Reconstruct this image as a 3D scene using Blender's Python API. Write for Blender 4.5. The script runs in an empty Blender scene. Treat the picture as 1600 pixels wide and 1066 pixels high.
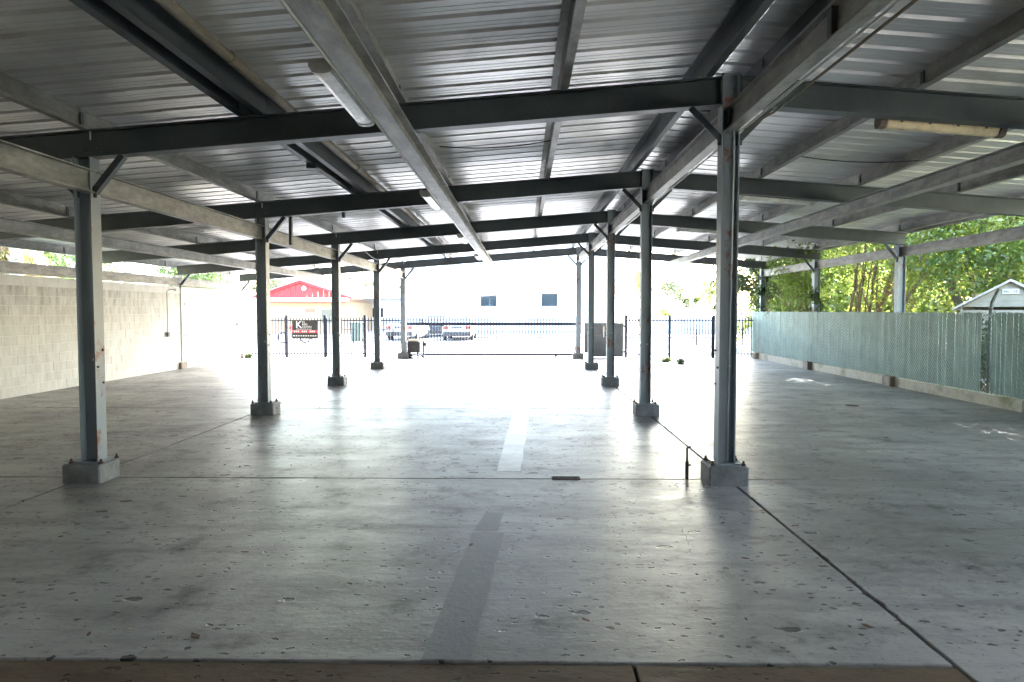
import bpy, math, random
import numpy as np
from mathutils import Vector, Matrix, Quaternion
R = math.radians
random.seed(7); rng = np.random.default_rng(11)
scn = bpy.context.scene
COL = scn.collection
H = 1.65                                    # eye height

# ------------------------------------------------------------------ camera
cam_d = bpy.data.cameras.new('camera'); cam = bpy.data.objects.new('camera', cam_d); COL.objects.link(cam)
cam_d.sensor_width = 36; cam_d.lens = 23.95; cam_d.clip_start = .05; cam_d.clip_end = 3000
cam.location = (0, 0, H); cam.rotation_euler = (R(90 - 2.53), 0, R(.86))
scn.camera = cam
# ------------------------------------------------------------------ world, sun, exposure
SUN_EL, SUN_AZ = R(38), R(35)               # azimuth measured from +Y towards +X
w = bpy.data.worlds.new('World'); scn.world = w; w.use_nodes = True
nt = w.node_tree; nt.nodes.clear()
sky = nt.nodes.new('ShaderNodeTexSky'); sky.sky_type = 'NISHITA'; sky.sun_disc = False
sky.sun_elevation = SUN_EL; sky.sun_rotation = SUN_AZ; sky.air_density = 1.3; sky.dust_density = 2.0; sky.ozone_density = 1.0
bg = nt.nodes.new('ShaderNodeBackground'); bg.inputs[1].default_value = .15
wo = nt.nodes.new('ShaderNodeOutputWorld')
nt.links.new(sky.outputs[0], bg.inputs[0]); nt.links.new(bg.outputs[0], wo.inputs[0])
sd = bpy.data.lights.new('sun', 'SUN'); sd.energy = 3.1; sd.angle = R(.6); sd.color = (1, .975, .95)
sun = bpy.data.objects.new('sun', sd); COL.objects.link(sun)
sv = Vector((math.sin(SUN_AZ)*math.cos(SUN_EL), math.cos(SUN_AZ)*math.cos(SUN_EL), math.sin(SUN_EL)))
sun.rotation_euler = sv.to_track_quat('Z', 'Y').to_euler()
scn.view_settings.view_transform = 'Standard'; scn.view_settings.look = 'None'
scn.view_settings.gamma = 1; scn.view_settings.exposure = 4.75
scn.cycles.max_bounces = 10; scn.cycles.diffuse_bounces = 6; scn.cycles.glossy_bounces = 4
scn.cycles.use_denoising = True

# ------------------------------------------------------------------ materials
class NT:
    def __init__(s, name):
        s.m = bpy.data.materials.new(name); s.m.use_nodes = True; s.t = s.m.node_tree; s.t.nodes.clear()
        s.out = s.n('ShaderNodeOutputMaterial'); s.p = s.n('ShaderNodeBsdfPrincipled'); s.l(s.p.outputs[0], s.out.inputs[0])
        s.geo = s.n('ShaderNodeNewGeometry'); s.pos = s.geo.outputs['Position']
    def n(s, k, **kw):
        x = s.t.nodes.new(k)
        for a, b in kw.items(): setattr(x, a, b)
        return x
    def l(s, a, b): s.t.links.new(a, b)
    def mapping(s, scale=(1, 1, 1), rot=(0, 0, 0), src=None):
        m = s.n('ShaderNodeMapping'); s.l(src or s.pos, m.inputs[0]); m.inputs[3].default_value = scale; m.inputs[2].default_value = rot; return m.outputs[0]
    def noise(s, scale, detail=4, rough=.6, vec=None, dist=0):
        n = s.n('ShaderNodeTexNoise'); s.l(vec or s.pos, n.inputs['Vector']); n.inputs['Scale'].default_value = scale
        n.inputs['Detail'].default_value = detail; n.inputs['Roughness'].default_value = rough; n.inputs['Distortion'].default_value = dist; return n.outputs[0]
    def voro(s, scale, vec=None, feat='F1'):
        n = s.n('ShaderNodeTexVoronoi', feature=feat); s.l(vec or s.pos, n.inputs['Vector']); n.inputs['Scale'].default_value = scale; return n
    def rmp(s, x, a, b, c=0., d=1.):
        n = s.n('ShaderNodeMapRange'); n.clamp = True; s.l(x, n.inputs[0])
        for i, v in enumerate((a, b, c, d)): n.inputs[i+1].default_value = v
        return n.outputs[0]
    def math(s, op, a, b=0.):
        n = s.n('ShaderNodeMath', operation=op)
        for i, v in enumerate((a, b)):
            if isinstance(v, (int, float)): n.inputs[i].default_value = v
            else: s.l(v, n.inputs[i])
        return n.outputs[0]
    def mix(s, f, a, b, mode='MIX'):
        n = s.n('ShaderNodeMix', data_type='RGBA', blend_type=mode)
        for i, v in ((0, f), (6, a), (7, b)):
            if isinstance(v, (int, float)): n.inputs[i].default_value = v
            elif isinstance(v, tuple): n.inputs[i].default_value = (*v, 1) if len(v) == 3 else v
            else: s.l(v, n.inputs[i])
        return n.outputs[2]
    def set(s, k, v):
        i = s.p.inputs[k]
        if isinstance(v, (int, float)): i.default_value = v
        elif isinstance(v, tuple): i.default_value = (*v, 1)
        else: s.l(v, i)
    def bump(s, h, strength=.3, dist=.01, nrm=None):
        b = s.n('ShaderNodeBump'); s.l(h, b.inputs['Height']); b.inputs['Strength'].default_value = strength; b.inputs['Distance'].default_value = dist
        if nrm: s.l(nrm, b.inputs['Normal'])
        return b.outputs[0]
    def rand(s): return s.n('ShaderNodeObjectInfo').outputs['Random']

def simple(name, c1, c2=None, rough=.6, metal=0., scale=3., lo=.35, hi=.65, bump=0., bscale=40., vscale=(1, 1, 1)):
    t = NT(name); c2 = c2 or tuple(x*.7 for x in c1)
    t.set('Base Color', t.mix(t.rmp(t.noise(scale, 6, .65, t.mapping(vscale)), lo, hi), c1, c2))
    t.set('Roughness', t.rmp(t.noise(scale*2.3, 4), .3, .7, max(.05, rough-.1), min(1, rough+.1))); t.set('Metallic', metal)
    if bump: t.set('Normal', t.bump(t.noise(bscale, 4), bump, .01))
    return t.m

def steel_mat():
    t = NT('painted_steel')
    n = t.noise(2.2, 6, .7); f = t.noise(30, 3, .6)
    c = t.mix(t.rmp(n, .35, .7), (.046, .06, .068), (.078, .092, .1))
    c = t.mix(t.rmp(f, .62, .75, 0, .35), c, (.2, .19, .17))
    t.set('Base Color', c); t.set('Roughness', t.rmp(n, .3, .7, .38, .55)); t.set('Normal', t.bump(t.noise(60, 3), .08, .004)); return t.m
def column_mat():
    t = NT('column_paint')
    n = t.noise(1.8, 6, .7)
    c = t.mix(t.rmp(n, .35, .7), (.23, .27, .3), (.29, .33, .36))
    rust = t.math('MULTIPLY', t.rmp(t.noise(3.1, 7, .75, t.mapping((1, 1, .55))), .575, .63), t.rmp(t.noise(26, 4, .7), .33, .5))
    c = t.mix(rust, c, (.23, .09, .055))
    t.set('Base Color', c); t.set('Roughness', t.rmp(n, .3, .7, .35, .5)); t.set('Normal', t.bump(t.noise(35, 4), .12, .005)); return t.m
def galv_mat():
    t = NT('weathered_galvanized')
    n = t.noise(5, 8, .75, t.mapping((1.5, .5, 1.5))); d = t.noise(1.3, 5, .7)
    st = t.noise(7, 5, .7, t.mapping((3, 3, .5)))
    c = t.mix(t.rmp(n, .35, .65), (.17, .17, .16), (.4, .395, .37))
    c = t.mix(t.rmp(d, .5, .75, 0, .6), c, (.13, .125, .11)); c = t.mix(t.rmp(st, .58, .72, 0, .5), c, (.11, .105, .095))
    t.set('Base Color', c); t.set('Metallic', .25); t.set('Roughness', .5); t.set('Normal', t.bump(n, .1, .004)); return t.m
def deck_mat():
    t = NT('galvalume_roof_sheet')
    n = t.noise(1.6, 3, .5, t.mapping((.5, 1.6, 1))); bl = t.noise(.8, 5, .65, None, .4); r = t.rand()
    c = t.mix(t.rmp(n, .35, .7), (.88, .88, .88), (.72, .72, .72))
    c = t.mix(t.rmp(bl, .56, .75, 0, .75), c, (.42, .415, .41))
    c = t.mix(t.rmp(r, 0, 1, 0, .22), c, (.35, .35, .34))
    t.set('Base Color', c); t.set('Metallic', .4); t.set('Roughness', t.rmp(n, .3, .7, .28, .38))
    return t.m
def floor_mat(name, brown=False, gloss=0.):
    t = NT(name)
    big = t.noise(.45, 6, .65, None, .5); mid = t.noise(2.2, 7, .7); fine = t.noise(22, 5, .7); streak = t.noise(1.6, 6, .7, t.mapping((.5, 2.2, 1), (0, 0, .2)))
    if brown: a, b, d = (.15, .10, .06), (.085, .055, .034), (.035, .025, .018)
    elif gloss: a, b, d = (.115, .12, .128), (.085, .09, .096), (.06, .06, .06)
    else: a, b, d = (.405, .39, .378), (.185, .18, .175), (.04, .039, .037)
    c = t.mix(t.rmp(big, .36, .62), a, b)
    c = t.mix(t.rmp(streak, .48, .68, 0, .8), c, b)
    c = t.mix(t.rmp(mid, .55, .72, 0, .8), c, d); scr = t.noise(5, 6, .75, t.mapping((.8, 1.9, 1), (0, 0, -.25))); c = t.mix(t.rmp(scr, .56, .74, 0, .7), c, d)
    c = t.mix(t.rmp(fine, .56, .72, 0, .6), c, d)
    if not brown:
        for (sx, sy, rx, ry, amt) in ((-4.9, 9.2, 1.5, .8, .8), (-6.6, 8.1, 1.7, .5, .7), (1.15, 10.3, 1.1, .45, .6), (4.3, 5.3, 1.0, .6, .5), (-7.2, 11.8, 1.8, .8, .55), (-2.6, 12.2, 1.2, .6, .5), (2.7, 4.6, .8, .9, .45), (6.2, 8.2, 1.6, .7, .4), (-1.6, 5.1, .9, .8, .3)):
            mp = t.n('ShaderNodeMapping'); t.l(t.pos, mp.inputs[0]); mp.inputs[3].default_value = (1/rx, 1/ry, 0); mp.inputs[1].default_value = (-sx/rx, -sy/ry, 0)
            ln = t.n('ShaderNodeVectorMath', operation='LENGTH'); t.l(mp.outputs[0], ln.inputs[0])
            k = t.math('MULTIPLY', t.rmp(ln.outputs['Value'], 1.5, .2, 0, amt), t.rmp(t.noise(6.5, 7, .8, t.mapping((.8, 1.4, 1))), .42, .62)); c = t.mix(k, c, d)
    # pits chipped out of the surface
    warp = t.n('ShaderNodeVectorMath', operation='ADD'); t.l(t.pos, warp.inputs[0])
    nv = t.n('ShaderNodeTexNoise'); t.l(t.pos, nv.inputs['Vector']); nv.inputs['Scale'].default_value = 18; nv.inputs['Detail'].default_value = 3
    sc = t.n('ShaderNodeVectorMath', operation='SCALE'); t.l(nv.outputs[1], sc.inputs[0]); sc.inputs['Scale'].default_value = .06; t.l(sc.outputs[0], warp.inputs[1])
    v1 = t.voro(5.2, t.mapping((.65, 1.25, 1), src=warp.outputs[0])); v2 = t.voro(17, t.mapping((.7, 1.2, 1), src=warp.outputs[0]))
    m1 = t.rmp(t.noise(.9, 4, .6), .45, .53); m2 = t.rmp(t.noise(1.3, 5, .7), .41, .5)
    sz1 = t.math('MULTIPLY', t.rmp(v1.outputs['Color'], .38, .7, 0, .22), m1)      # pit radius varies per cell
    sz2 = t.math('MULTIPLY', t.rmp(v2.outputs['Color'], .38, .65, 0, .28), m2)
    p1 = t.rmp(t.math('SUBTRACT', v1.outputs[0], sz1), -.05, 0.0); p2 = t.rmp(t.math('SUBTRACT', v2.outputs[0], sz2), -.06, 0.0)
    pit = t.math('MULTIPLY', p1, p2)
    c = t.mix(t.rmp(pit, 0, .9, .9, 0), c, d)
    t.set('Base Color', c)
    rg = t.rmp(mid, .3, .7, .36 - gloss*.12, .52 - gloss*.2); rg = t.math('ADD', rg, t.rmp(streak, .45, .75, 0, .12))
    if brown: rg = t.math('ADD', rg, .2)
    t.set('Roughness', rg); t.set('IOR', 1.38)
    if not brown: t.set('Coat Weight', .12); t.set('Coat Roughness', .22 - .08*gloss)
    h = t.math('ADD', t.math('MULTIPLY', pit, 1.0), t.math('ADD', t.math('MULTIPLY', scr, .35), t.math('MULTIPLY', fine, .07)))
    nrm = t.bump(h, 1., .02); t.set('Normal', nrm)
    if not brown: t.l(t.bump(h, 1., .014), t.p.inputs['Coat Normal'])
    return t.m
def block_mat():
    t = NT('painted_block')
    sx = t.n('ShaderNodeSeparateXYZ'); t.l(t.pos, sx.inputs[0])
    n = t.noise(5, 7, .75, t.mapping((1, 1.6, .45))); g = t.noise(60, 3, .6); big = t.noise(.7, 5, .6)
    c = t.mix(t.rmp(t.rand(), 0, 1), (.67, .665, .635), (.76, .755, .725))
    top = t.rmp(sx.outputs[2], 1.2, 2.2)                                         # run-off grime under the coping
    c = t.mix(t.math('MULTIPLY', t.rmp(n, .42, .66), t.math('ADD', .35, t.math('MULTIPLY', top, .5))), c, (.3, .285, .25))
    c = t.mix(t.rmp(big, .45, .7, 0, .35), c, (.78, .76, .7)); c = t.mix(t.rmp(g, .6, .75, 0, .4), c, (.4, .37, .32))
    t.set('Base Color', c); t.set('Roughness', .85); t.set('Normal', t.bump(g, .45, .006)); return t.m
def mortar_mat():
    t = NT('pale_mortar'); n = t.noise(4, 6, .7)
    t.set('Base Color', t.mix(t.rmp(n, .4, .7), (.85, .845, .82), (.7, .69, .66))); t.set('Roughness', .9); t.set('Normal', t.bump(t.noise(50, 3), .3, .005)); return t.m
def kerb_mat():
    t = NT('mossy_kerb_concrete'); n = t.noise(1.4, 6, .7); n2 = t.noise(8, 6, .7)
    c = t.mix(t.rmp(n2, .3, .7), (.5, .46, .38), (.36, .32, .26)); c = t.mix(t.rmp(n, .52, .66, 0, .7), c, (.16, .17, .07))
    t.set('Base Color', c); t.set('Roughness', .9); t.set('Normal', t.bump(n2, .4, .01)); return t.m
def leaf_mat(name, a, b, trans=.55):
    t = NT(name); t.t.nodes.remove(t.p)
    n = t.noise(.8, 3, .5); f = t.noise(9, 2, .5)
    c = t.mix(t.rmp(n, .35, .65), a, b); c = t.mix(t.rmp(f, .35, .7, 0, .6), c, tuple(x*.45 for x in a)); 
    d = t.n('ShaderNodeBsdfDiffuse'); tr = t.n('ShaderNodeBsdfTranslucent'); gl = t.n('ShaderNodeBsdfGlossy'); gl.inputs['Roughness'].default_value = .4
    t.l(c, d.inputs[0]); tc = t.mix(1., c, (1.0, 1.0, .35), 'MULTIPLY'); br = t.n('ShaderNodeBrightContrast'); t.l(tc, br.inputs[0]); br.inputs['Bright'].default_value = .03; t.l(br.outputs[0], tr.inputs[0])
    m = t.n('ShaderNodeMixShader'); m.inputs[0].default_value = trans; t.l(d.outputs[0], m.inputs[1]); t.l(tr.outputs[0], m.inputs[2])
    m2 = t.n('ShaderNodeMixShader'); m2.inputs[0].default_value = .06; t.l(m.outputs[0], m2.inputs[1]); t.l(gl.outputs[0], m2.inputs[2]); t.l(m2.outputs[0], t.out.inputs[0]); return t.m
def glass_mat(name, c, rough=.03, spec=1.):
    t = NT(name); t.set('Base Color', c); t.set('Roughness', rough); t.set('IOR', 1.9); return t.m
def acrylic_mat(name, c):
    t = NT(name); n = t.noise(14, 4, .6)
    t.set('Base Color', t.mix(t.rmp(n, .45, .7), c, tuple(x*.75 for x in c))); t.set('Roughness', .25); return t.m

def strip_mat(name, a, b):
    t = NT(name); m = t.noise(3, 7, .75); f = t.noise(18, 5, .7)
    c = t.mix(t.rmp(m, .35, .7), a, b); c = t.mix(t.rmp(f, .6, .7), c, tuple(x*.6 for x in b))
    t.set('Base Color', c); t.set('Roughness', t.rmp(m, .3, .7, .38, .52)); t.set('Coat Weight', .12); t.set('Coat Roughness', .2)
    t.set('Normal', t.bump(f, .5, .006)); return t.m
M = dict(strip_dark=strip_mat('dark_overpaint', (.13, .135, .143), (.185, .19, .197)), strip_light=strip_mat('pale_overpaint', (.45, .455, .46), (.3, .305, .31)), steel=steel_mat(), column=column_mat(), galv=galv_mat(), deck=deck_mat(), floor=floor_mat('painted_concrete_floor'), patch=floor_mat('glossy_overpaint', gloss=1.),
         brown=floor_mat('bare_brown_concrete', True), block=block_mat(), mortar=mortar_mat(), kerb=kerb_mat(),
         plinth=simple('plinth_concrete', (.21, .215, .22), (.11, .112, .115), .6, 0, 6, bump=.5, bscale=25),
         plinth_raw=simple('plinth_raw_concrete', (.3, .25, .2), (.18, .145, .115), .8, 0, 6, bump=.3, bscale=25),
         joint=simple('dirt_in_joint', (.02, .018, .016), (.05, .04, .035), .95, 0, 20),
         rust=simple('rusty_iron', (.11, .06, .045), (.05, .035, .03), .8, .2, 12, bump=.3),
         whitepaint=simple('chalky_white_paint', (.85, .85, .83), (.72, .72, .7), .6, 0, 4),
         iron=simple('navy_iron', (.018, .022, .045), (.035, .04, .07), .4, .1, 8),
         sheet=simple('grey_sheet', (.10, .115, .125), (.07, .08, .09), .5, .2, 3),
         black=simple('black_plastic', (.012, .012, .013), (.03, .03, .03), .45, 0, 9),
         pipe=simple('tan_pipe', (.25, .21, .165), (.16, .14, .115), .6, 0, 6),
         conduit=simple('zinc_conduit', (.78, .78, .76), (.62, .62, .6), .4, 0, 6),
         lens_w=acrylic_mat('clear_lens', (.85, .85, .83)), lens_y=acrylic_mat('yellowed_lens', (.82, .68, .44)),
         housing=simple('light_housing', (.72, .72, .7), (.5, .48, .44), .45, .1, 14),
         housing_d=simple('light_housing_dark', (.1, .08, .07), (.18, .13, .1), .6, .1, 14),
         slat=simple('sage_slat', (.35, .47, .435), (.26, .365, .335), .38, 0, 3.0),
         wire=simple('green_wire', (.05, .075, .065), (.1, .11, .1), .5, .3, 9),
         asphalt=simple('pale_asphalt', (.12, .12, .118), (.17, .17, .165), .9, 0, 2, bump=.3),
         walk=simple('sidewalk_concrete', (.36, .365, .365), (.29, .295, .3), .85, 0, 1.5, bump=.2),
         soil=simple('grass_verge', (.16, .17, .08), (.25, .21, .13), .95, 0, 1.2, bump=.4),
         stucco=simple('white_stucco', (.66, .66, .65), (.58, .58, .57), .85, 0, 1.5, bump=.15),
         trim=simple('white_trim', (.8, .8, .78), (.72, .72, .7), .6, 0, 2),
         red=simple('red_board', (.33, .015, .017), (.26, .02, .02), .7, 0, 2.5, vscale=(6, 1, .6)),
         tan=simple('tan_stucco', (.4, .25, .13), (.35, .22, .12), .85, 0, 1.5),
         paleroof=simple('pale_roof', (.24, .235, .23), (.17, .165, .16), .8, 0, 2.5),
         glass=glass_mat('window_glass', (.03, .04, .045)), carpaint=simple('white_car_paint', (.55, .56, .58), (.52, .53, .55), .22, 0, 1),
         greypaint=simple('grey_car_paint', (.06, .065, .075), (.055, .06, .07), .22, .4, 1),
         tyre=simple('tyre_rubber', (.015, .015, .015), (.03, .03, .03), .85, 0, 20),
         redlens=simple('red_lens', (.3, .04, .02), (.25, .03, .02), .15, 0, 3), chrome=simple('rim_metal', (.5, .5, .5), (.4, .4, .4), .25, .9, 5),
         orange=simple('worn_orange_wood', (.5, .25, .14), (.38, .2, .12), .8, 0, 5), wood=simple('brown_wood', (.2, .12, .08), (.14, .09, .06), .8, 0, 5),
         green_bin=simple('sage_plastic', (.06, .085, .06), (.045, .065, .05), .5, 0, 4), redpaint=simple('red_metal', (.5, .03, .02), (.4, .03, .02), .3, .1, 3),
         bark=simple('brown_bark', (.3, .2, .14), (.17, .11, .08), .95, 0, 7, bump=.6, bscale=22, vscale=(3, 3, .6)),
         bark_g=simple('grey_bark', (.27, .23, .18), (.16, .14, .11), .95, 0, 7, bump=.6, bscale=22, vscale=(3, 3, .6)),
         palmbark=simple('palm_bark', (.42, .37, .33), (.3, .26, .23), .95, 0, 6, bump=.5, vscale=(1, 1, 5)),
         leaf_a=leaf_mat('leaf_green', (.12, .22, .04), (.19, .27, .045), .6), leaf_b=leaf_mat('leaf_yellow_green', (.22, .3, .06), (.32, .34, .09), .6),
         leaf_c=leaf_mat('leaf_dark', (.045, .10, .03), (.08, .14, .035), .4), leaf_d=leaf_mat('dead_frond', (.34, .2, .13), (.42, .27, .18), .4),
         leaf_f=leaf_mat('leaf_far', (.06, .09, .035), (.1, .11, .05), .3), leaf_g=leaf_mat('leaf_garden', (.05, .1, .022), (.09, .14, .03), .4),
         vinyl=simple('shed_vinyl', (.4, .38, .33), (.34, .32, .28), .6, 0, 3), vinylroof=simple('shed_roof', (.6, .56, .53), (.5, .46, .44), .8, 0, 4),
         ink=simple('black_ink', (.02, .02, .02), (.03, .03, .03), .6), inkw=simple('white_ink', (.75, .75, .75), (.7, .7, .7), .6), inkr=simple('red_ink', (.5, .06, .07), (.4, .05, .06), .6),
         paper=simple('pale_scrap', (.6, .55, .42), (.45, .38, .25), .8, 0, 20), dry=simple('dry_leaf', (.16, .08, .04), (.09, .045, .025), .8, 0, 30),
         backwall=simple('rear_wall_paint', (.5, .5, .49), (.42, .42, .41), .85, 0, 1.5, bump=.2))

# ------------------------------------------------------------------ mesh helpers
class MB:
    def __init__(s): s.v = []; s.f = []
    def add(s, vs, fs):
        o = len(s.v); s.v += [tuple(v) for v in vs]; s.f += [tuple(i+o for i in f) for f in fs]; return s
    def box(s, x0, x1, y0, y1, z0, z1, tf=None):
        vs = [Vector((x, y, z)) for z in (z0, z1) for y in (y0, y1) for x in (x0, x1)]
        if tf: vs = [tf @ v for v in vs]
        return s.add(vs, [(0, 2, 3, 1), (4, 5, 7, 6), (0, 1, 5, 4), (2, 6, 7, 3), (0, 4, 6, 2), (1, 3, 7, 5)])
    def bbox(s, x0, x1, y0, y1, z0, z1, b=.01, tf=None):            # box with chamfered vertical and top edges
        def ring(i, z): 
            return [(x0+i+b, y0+i, z), (x1-i-b, y0+i, z), (x1-i, y0+i+b, z), (x1-i, y1-i-b, z), (x1-i-b, y1-i, z), (x0+i+b, y1-i, z), (x0+i, y1-i-b, z), (x0+i, y0+i+b, z)]
        vs = [Vector(v) for v in ring(0, z0) + ring(0, z1-b) + ring(b, z1)]
        if tf: vs = [tf @ v for v in vs]
        fs = [tuple(range(7, -1, -1)), tuple(range(16, 24))]
        for k in (0, 8):
            for i in range(8): fs.append((k+i, k+(i+1) % 8, k+8+(i+1) % 8, k+8+i))
        return s.add(vs, fs)
    def prism(s, prof, p0, p1, up=(0, 0, 1)):                        # prof: (side, up) coords, closed
        p0, p1 = Vector(p0), Vector(p1); d = (p1-p0).normalized(); u = Vector(up); sd = d.cross(u).normalized(); u = sd.cross(d)
        n = len(prof); vs = [p0+sd*a+u*b for a, b in prof] + [p1+sd*a+u*b for a, b in prof]
        return s.add(vs, [tuple(range(n-1, -1, -1)), tuple(range(n, 2*n))] + [(i, (i+1) % n, n+(i+1) % n, n+i) for i in range(n)])
    def bar(s, p0, p1, a, b, up=(0, 0, 1)): return s.prism([(-a/2, -b/2), (a/2, -b/2), (a/2, b/2), (-a/2, b/2)], p0, p1, up)
    def ibeam(s, p0, p1, dpt, wid, tf=.012, tw=.008, up=(0, 0, 1), drop=0.):   # top at p, hangs down by dpt
        t, b, w, q = -drop, -drop-dpt, wid/2, tw/2
        return s.prism([(-w, b), (w, b), (w, b+tf), (q, b+tf), (q, t-tf), (w, t-tf), (w, t), (-w, t), (-w, t-tf), (-q, t-tf), (-q, b+tf), (-w, b+tf)], p0, p1, up)
    def zsec(s, p0, p1, dpt, fl, sgn=1, t=.007, lip=.02):             # z purlin, bottom at p
        g = sgn
        pr = [(-g*fl, 0), (g*t/2, 0), (g*t/2, dpt-t), (g*fl, dpt-t), (g*fl, dpt-lip), (g*(fl+t), dpt-lip), (g*(fl+t), dpt), (-g*t/2, dpt), (-g*t/2, t), (-g*fl, t), (-g*fl, lip), (-g*(fl+t), lip), (-g*(fl+t), 0)]
        return s.prism(pr if g > 0 else pr[::-1], p0, p1)
    def tube(s, pts, rad, n=8, cap=True):
        pts = [Vector(p) for p in pts]; rads = rad if isinstance(rad, (list, tuple)) else [rad]*len(pts)
        o = len(s.v); pr = None
        for i, p in enumerate(pts):
            d = (pts[min(i+1, len(pts)-1)] - pts[max(i-1, 0)]).normalized()
            a = pr if pr is not None else (Vector((0, 0, 1)) if abs(d.z) < .9 else Vector((1, 0, 0)))
            x = (a - d*a.dot(d)).normalized(); y = d.cross(x); pr = x
            for k in range(n):
                t = 2*math.pi*k/n; s.v.append(tuple(p + (x*math.cos(t)+y*math.sin(t))*rads[i]))
        for i in range(len(pts)-1):
            for k in range(n): s.f.append((o+i*n+k, o+i*n+(k+1) % n, o+(i+1)*n+(k+1) % n, o+(i+1)*n+k))
        if cap: s.f.append(tuple(o+k for k in range(n-1, -1, -1))); s.f.append(tuple(o+(len(pts)-1)*n+k for k in range(n)))
        return s
    def cyl(s, p0, p1, r, n=12): return s.tube([p0, p1], r, n)
    def mesh(s, name, mat, smooth=False):
        me = bpy.data.meshes.new(name); me.from_pydata(s.v, [], s.f); me.materials.append(mat); me.update()
        if smooth: me.polygons.foreach_set('use_smooth', [True]*len(me.polygons))
        return me
    def build(s, name, mat, parent=None, loc=None, smooth=False, **kw):
        o = bpy.data.objects.new(name, s.mesh(name, M[mat] if isinstance(mat, str) else mat, smooth)); COL.objects.link(o)
        if parent: o.parent = parent
        if loc: o.location = loc
        for k, v in kw.items(): o[k] = v
        return o
def thing(name, label, cat, loc=(0, 0, 0), rz=0, group=None):
    o = bpy.data.objects.new(name, None); COL.objects.link(o); o.location = loc; o.rotation_euler = (0, 0, rz); o.empty_display_size = .2
    o['label'] = label; o['category'] = cat
    if group: o['group'] = group
    return o
def tag(o, label, cat, group=None):
    o['label'] = label; o['category'] = cat
    if group: o['group'] = group
    return o
def inst(me, name, parent, loc=(0, 0, 0), rot=None, scale=None):
    o = bpy.data.objects.new(name, me); COL.objects.link(o); o.parent = parent; o.location = loc
    if rot: o.rotation_euler = rot
    if scale: o.scale = scale
    return o
def copy_tree(o, parent=None):
    c = o.copy(); COL.objects.link(c); c.parent = parent
    for ch in list(o.children): copy_tree(ch, c)
    return c

# ------------------------------------------------------------------ layout constants
BAY = 4.27; YR = [6.546 + BAY*i for i in range(-2, 5)]       # two frames stand behind or above the camera
XL, XR, XW, XF = -4.13, 1.95, -9.75, 8.27
SL = .078
def rt(x): return H + 2.193 - SL*abs(x - XR)                  # top of rafter
RD = .256; PD = .2
def dk(x): return rt(x) + PD
YB, YE = -2.4, 24.15                                          # building face behind the camera, front edge of roof

# ------------------------------------------------------------------ the setting: ground, floor, street
MB().box(-400, 400, -60, 900, -.5, -.16).build('ground', 'soil', kind='structure')
MB().box(-400, 400, YE+.35, 30.2, -.4, -.012).build('sidewalk', 'walk', kind='structure')
MB().box(-400, 400, 30.35, 44, -.4, -.1).build('road', 'asphalt', kind='structure')
MB().box(-400, 400, 30.2, 30.35, -.4, -.006).build('kerb', 'walk', kind='structure')
MB().box(-60, 40, 44, 75, -.4, -.03).build('parking_apron', 'walk', kind='structure')
flo = bpy.data.objects.new('parking_floor', None); COL.objects.link(flo); flo['kind'] = 'structure'
MB().box(-10, 8.9, YB, YE+.33, -.15, -.03).build('joint_bed', 'joint', flo)
def slab(x0, x1, y0, y1, mat='floor', name='floor_slab', zt=0., g=.006):
    pts = []
    def edge(ax, a, b, fixed, axis):
        n = max(2, int(abs(b-a)/.07)); off = 0
        for i in range(n):
            t = a + (b-a)*i/n
            off = off*.7 + random.gauss(0, .0022); j = abs(off) + (random.random() < .035)*random.uniform(.004, .018)
            pts.append((t, fixed + axis*j) if ax == 'x' else (fixed + axis*j, t))
    x0 += g; x1 -= g; y0 += g; y1 -= g
    edge('x', x0, x1, y0, 1); edge('y', y0, y1, x1, -1); edge('x', x1, x0, y1, -1); edge('y', y1, y0, x0, 1)
    n = len(pts); m = MB(); cx, cy = (x0+x1)/2, (y0+y1)/2
    def ins(p, k): return (p[0] + (k if p[0] < cx else -k), p[1] + (k if p[1] < cy else -k))
    a = [(*p, -.06) for p in pts]; b = [(*p, zt-.005) for p in pts]; c = [(*ins(p, .004), zt) for p in pts]
    m.add(a+b+c, [(k*n+i, k*n+(i+1) % n, (k+1)*n+(i+1) % n, (k+1)*n+i) for k in (0, 1) for i in range(n)] + [tuple(range(2*n, 3*n))])
    return m.build(name, mat, flo)
GX = [-9.98, -4.33, 2.02, 8.88]; GY = [3.13, 6.64, 11.45, 15.6, 19.45, YE+.33]
for i in range(3):
    for j in range(5): slab(GX[i], GX[i+1], YB if i == 2 and j == 0 else GY[j], GY[j+1], g=.010)
for a, b in ((-9.98, -4.33), (-4.33, .52), (.52, 2.02)): slab(a, b, YB, 3.13, 'brown', 'bare_slab', zt=-.004)
# glossy overpainted strip (an old painted-out lane line)
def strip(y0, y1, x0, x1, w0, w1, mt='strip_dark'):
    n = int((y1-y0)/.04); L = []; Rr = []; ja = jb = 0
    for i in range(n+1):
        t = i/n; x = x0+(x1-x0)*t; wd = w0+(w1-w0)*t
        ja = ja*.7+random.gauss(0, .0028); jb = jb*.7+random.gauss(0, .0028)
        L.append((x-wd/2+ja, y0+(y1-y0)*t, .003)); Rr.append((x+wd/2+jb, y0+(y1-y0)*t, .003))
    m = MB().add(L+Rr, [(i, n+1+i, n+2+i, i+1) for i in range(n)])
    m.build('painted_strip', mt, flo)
strip(3.15, 5.0, -.36, -.25, .235, .235); strip(5.04, 5.5, -.27, -.23, .18, .14); strip(6.95, 12.5, -.14, .03, .25, .27, 'strip_light'); strip(12.56, 16.0, .03, .08, .26, .24, 'strip_light')

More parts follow.
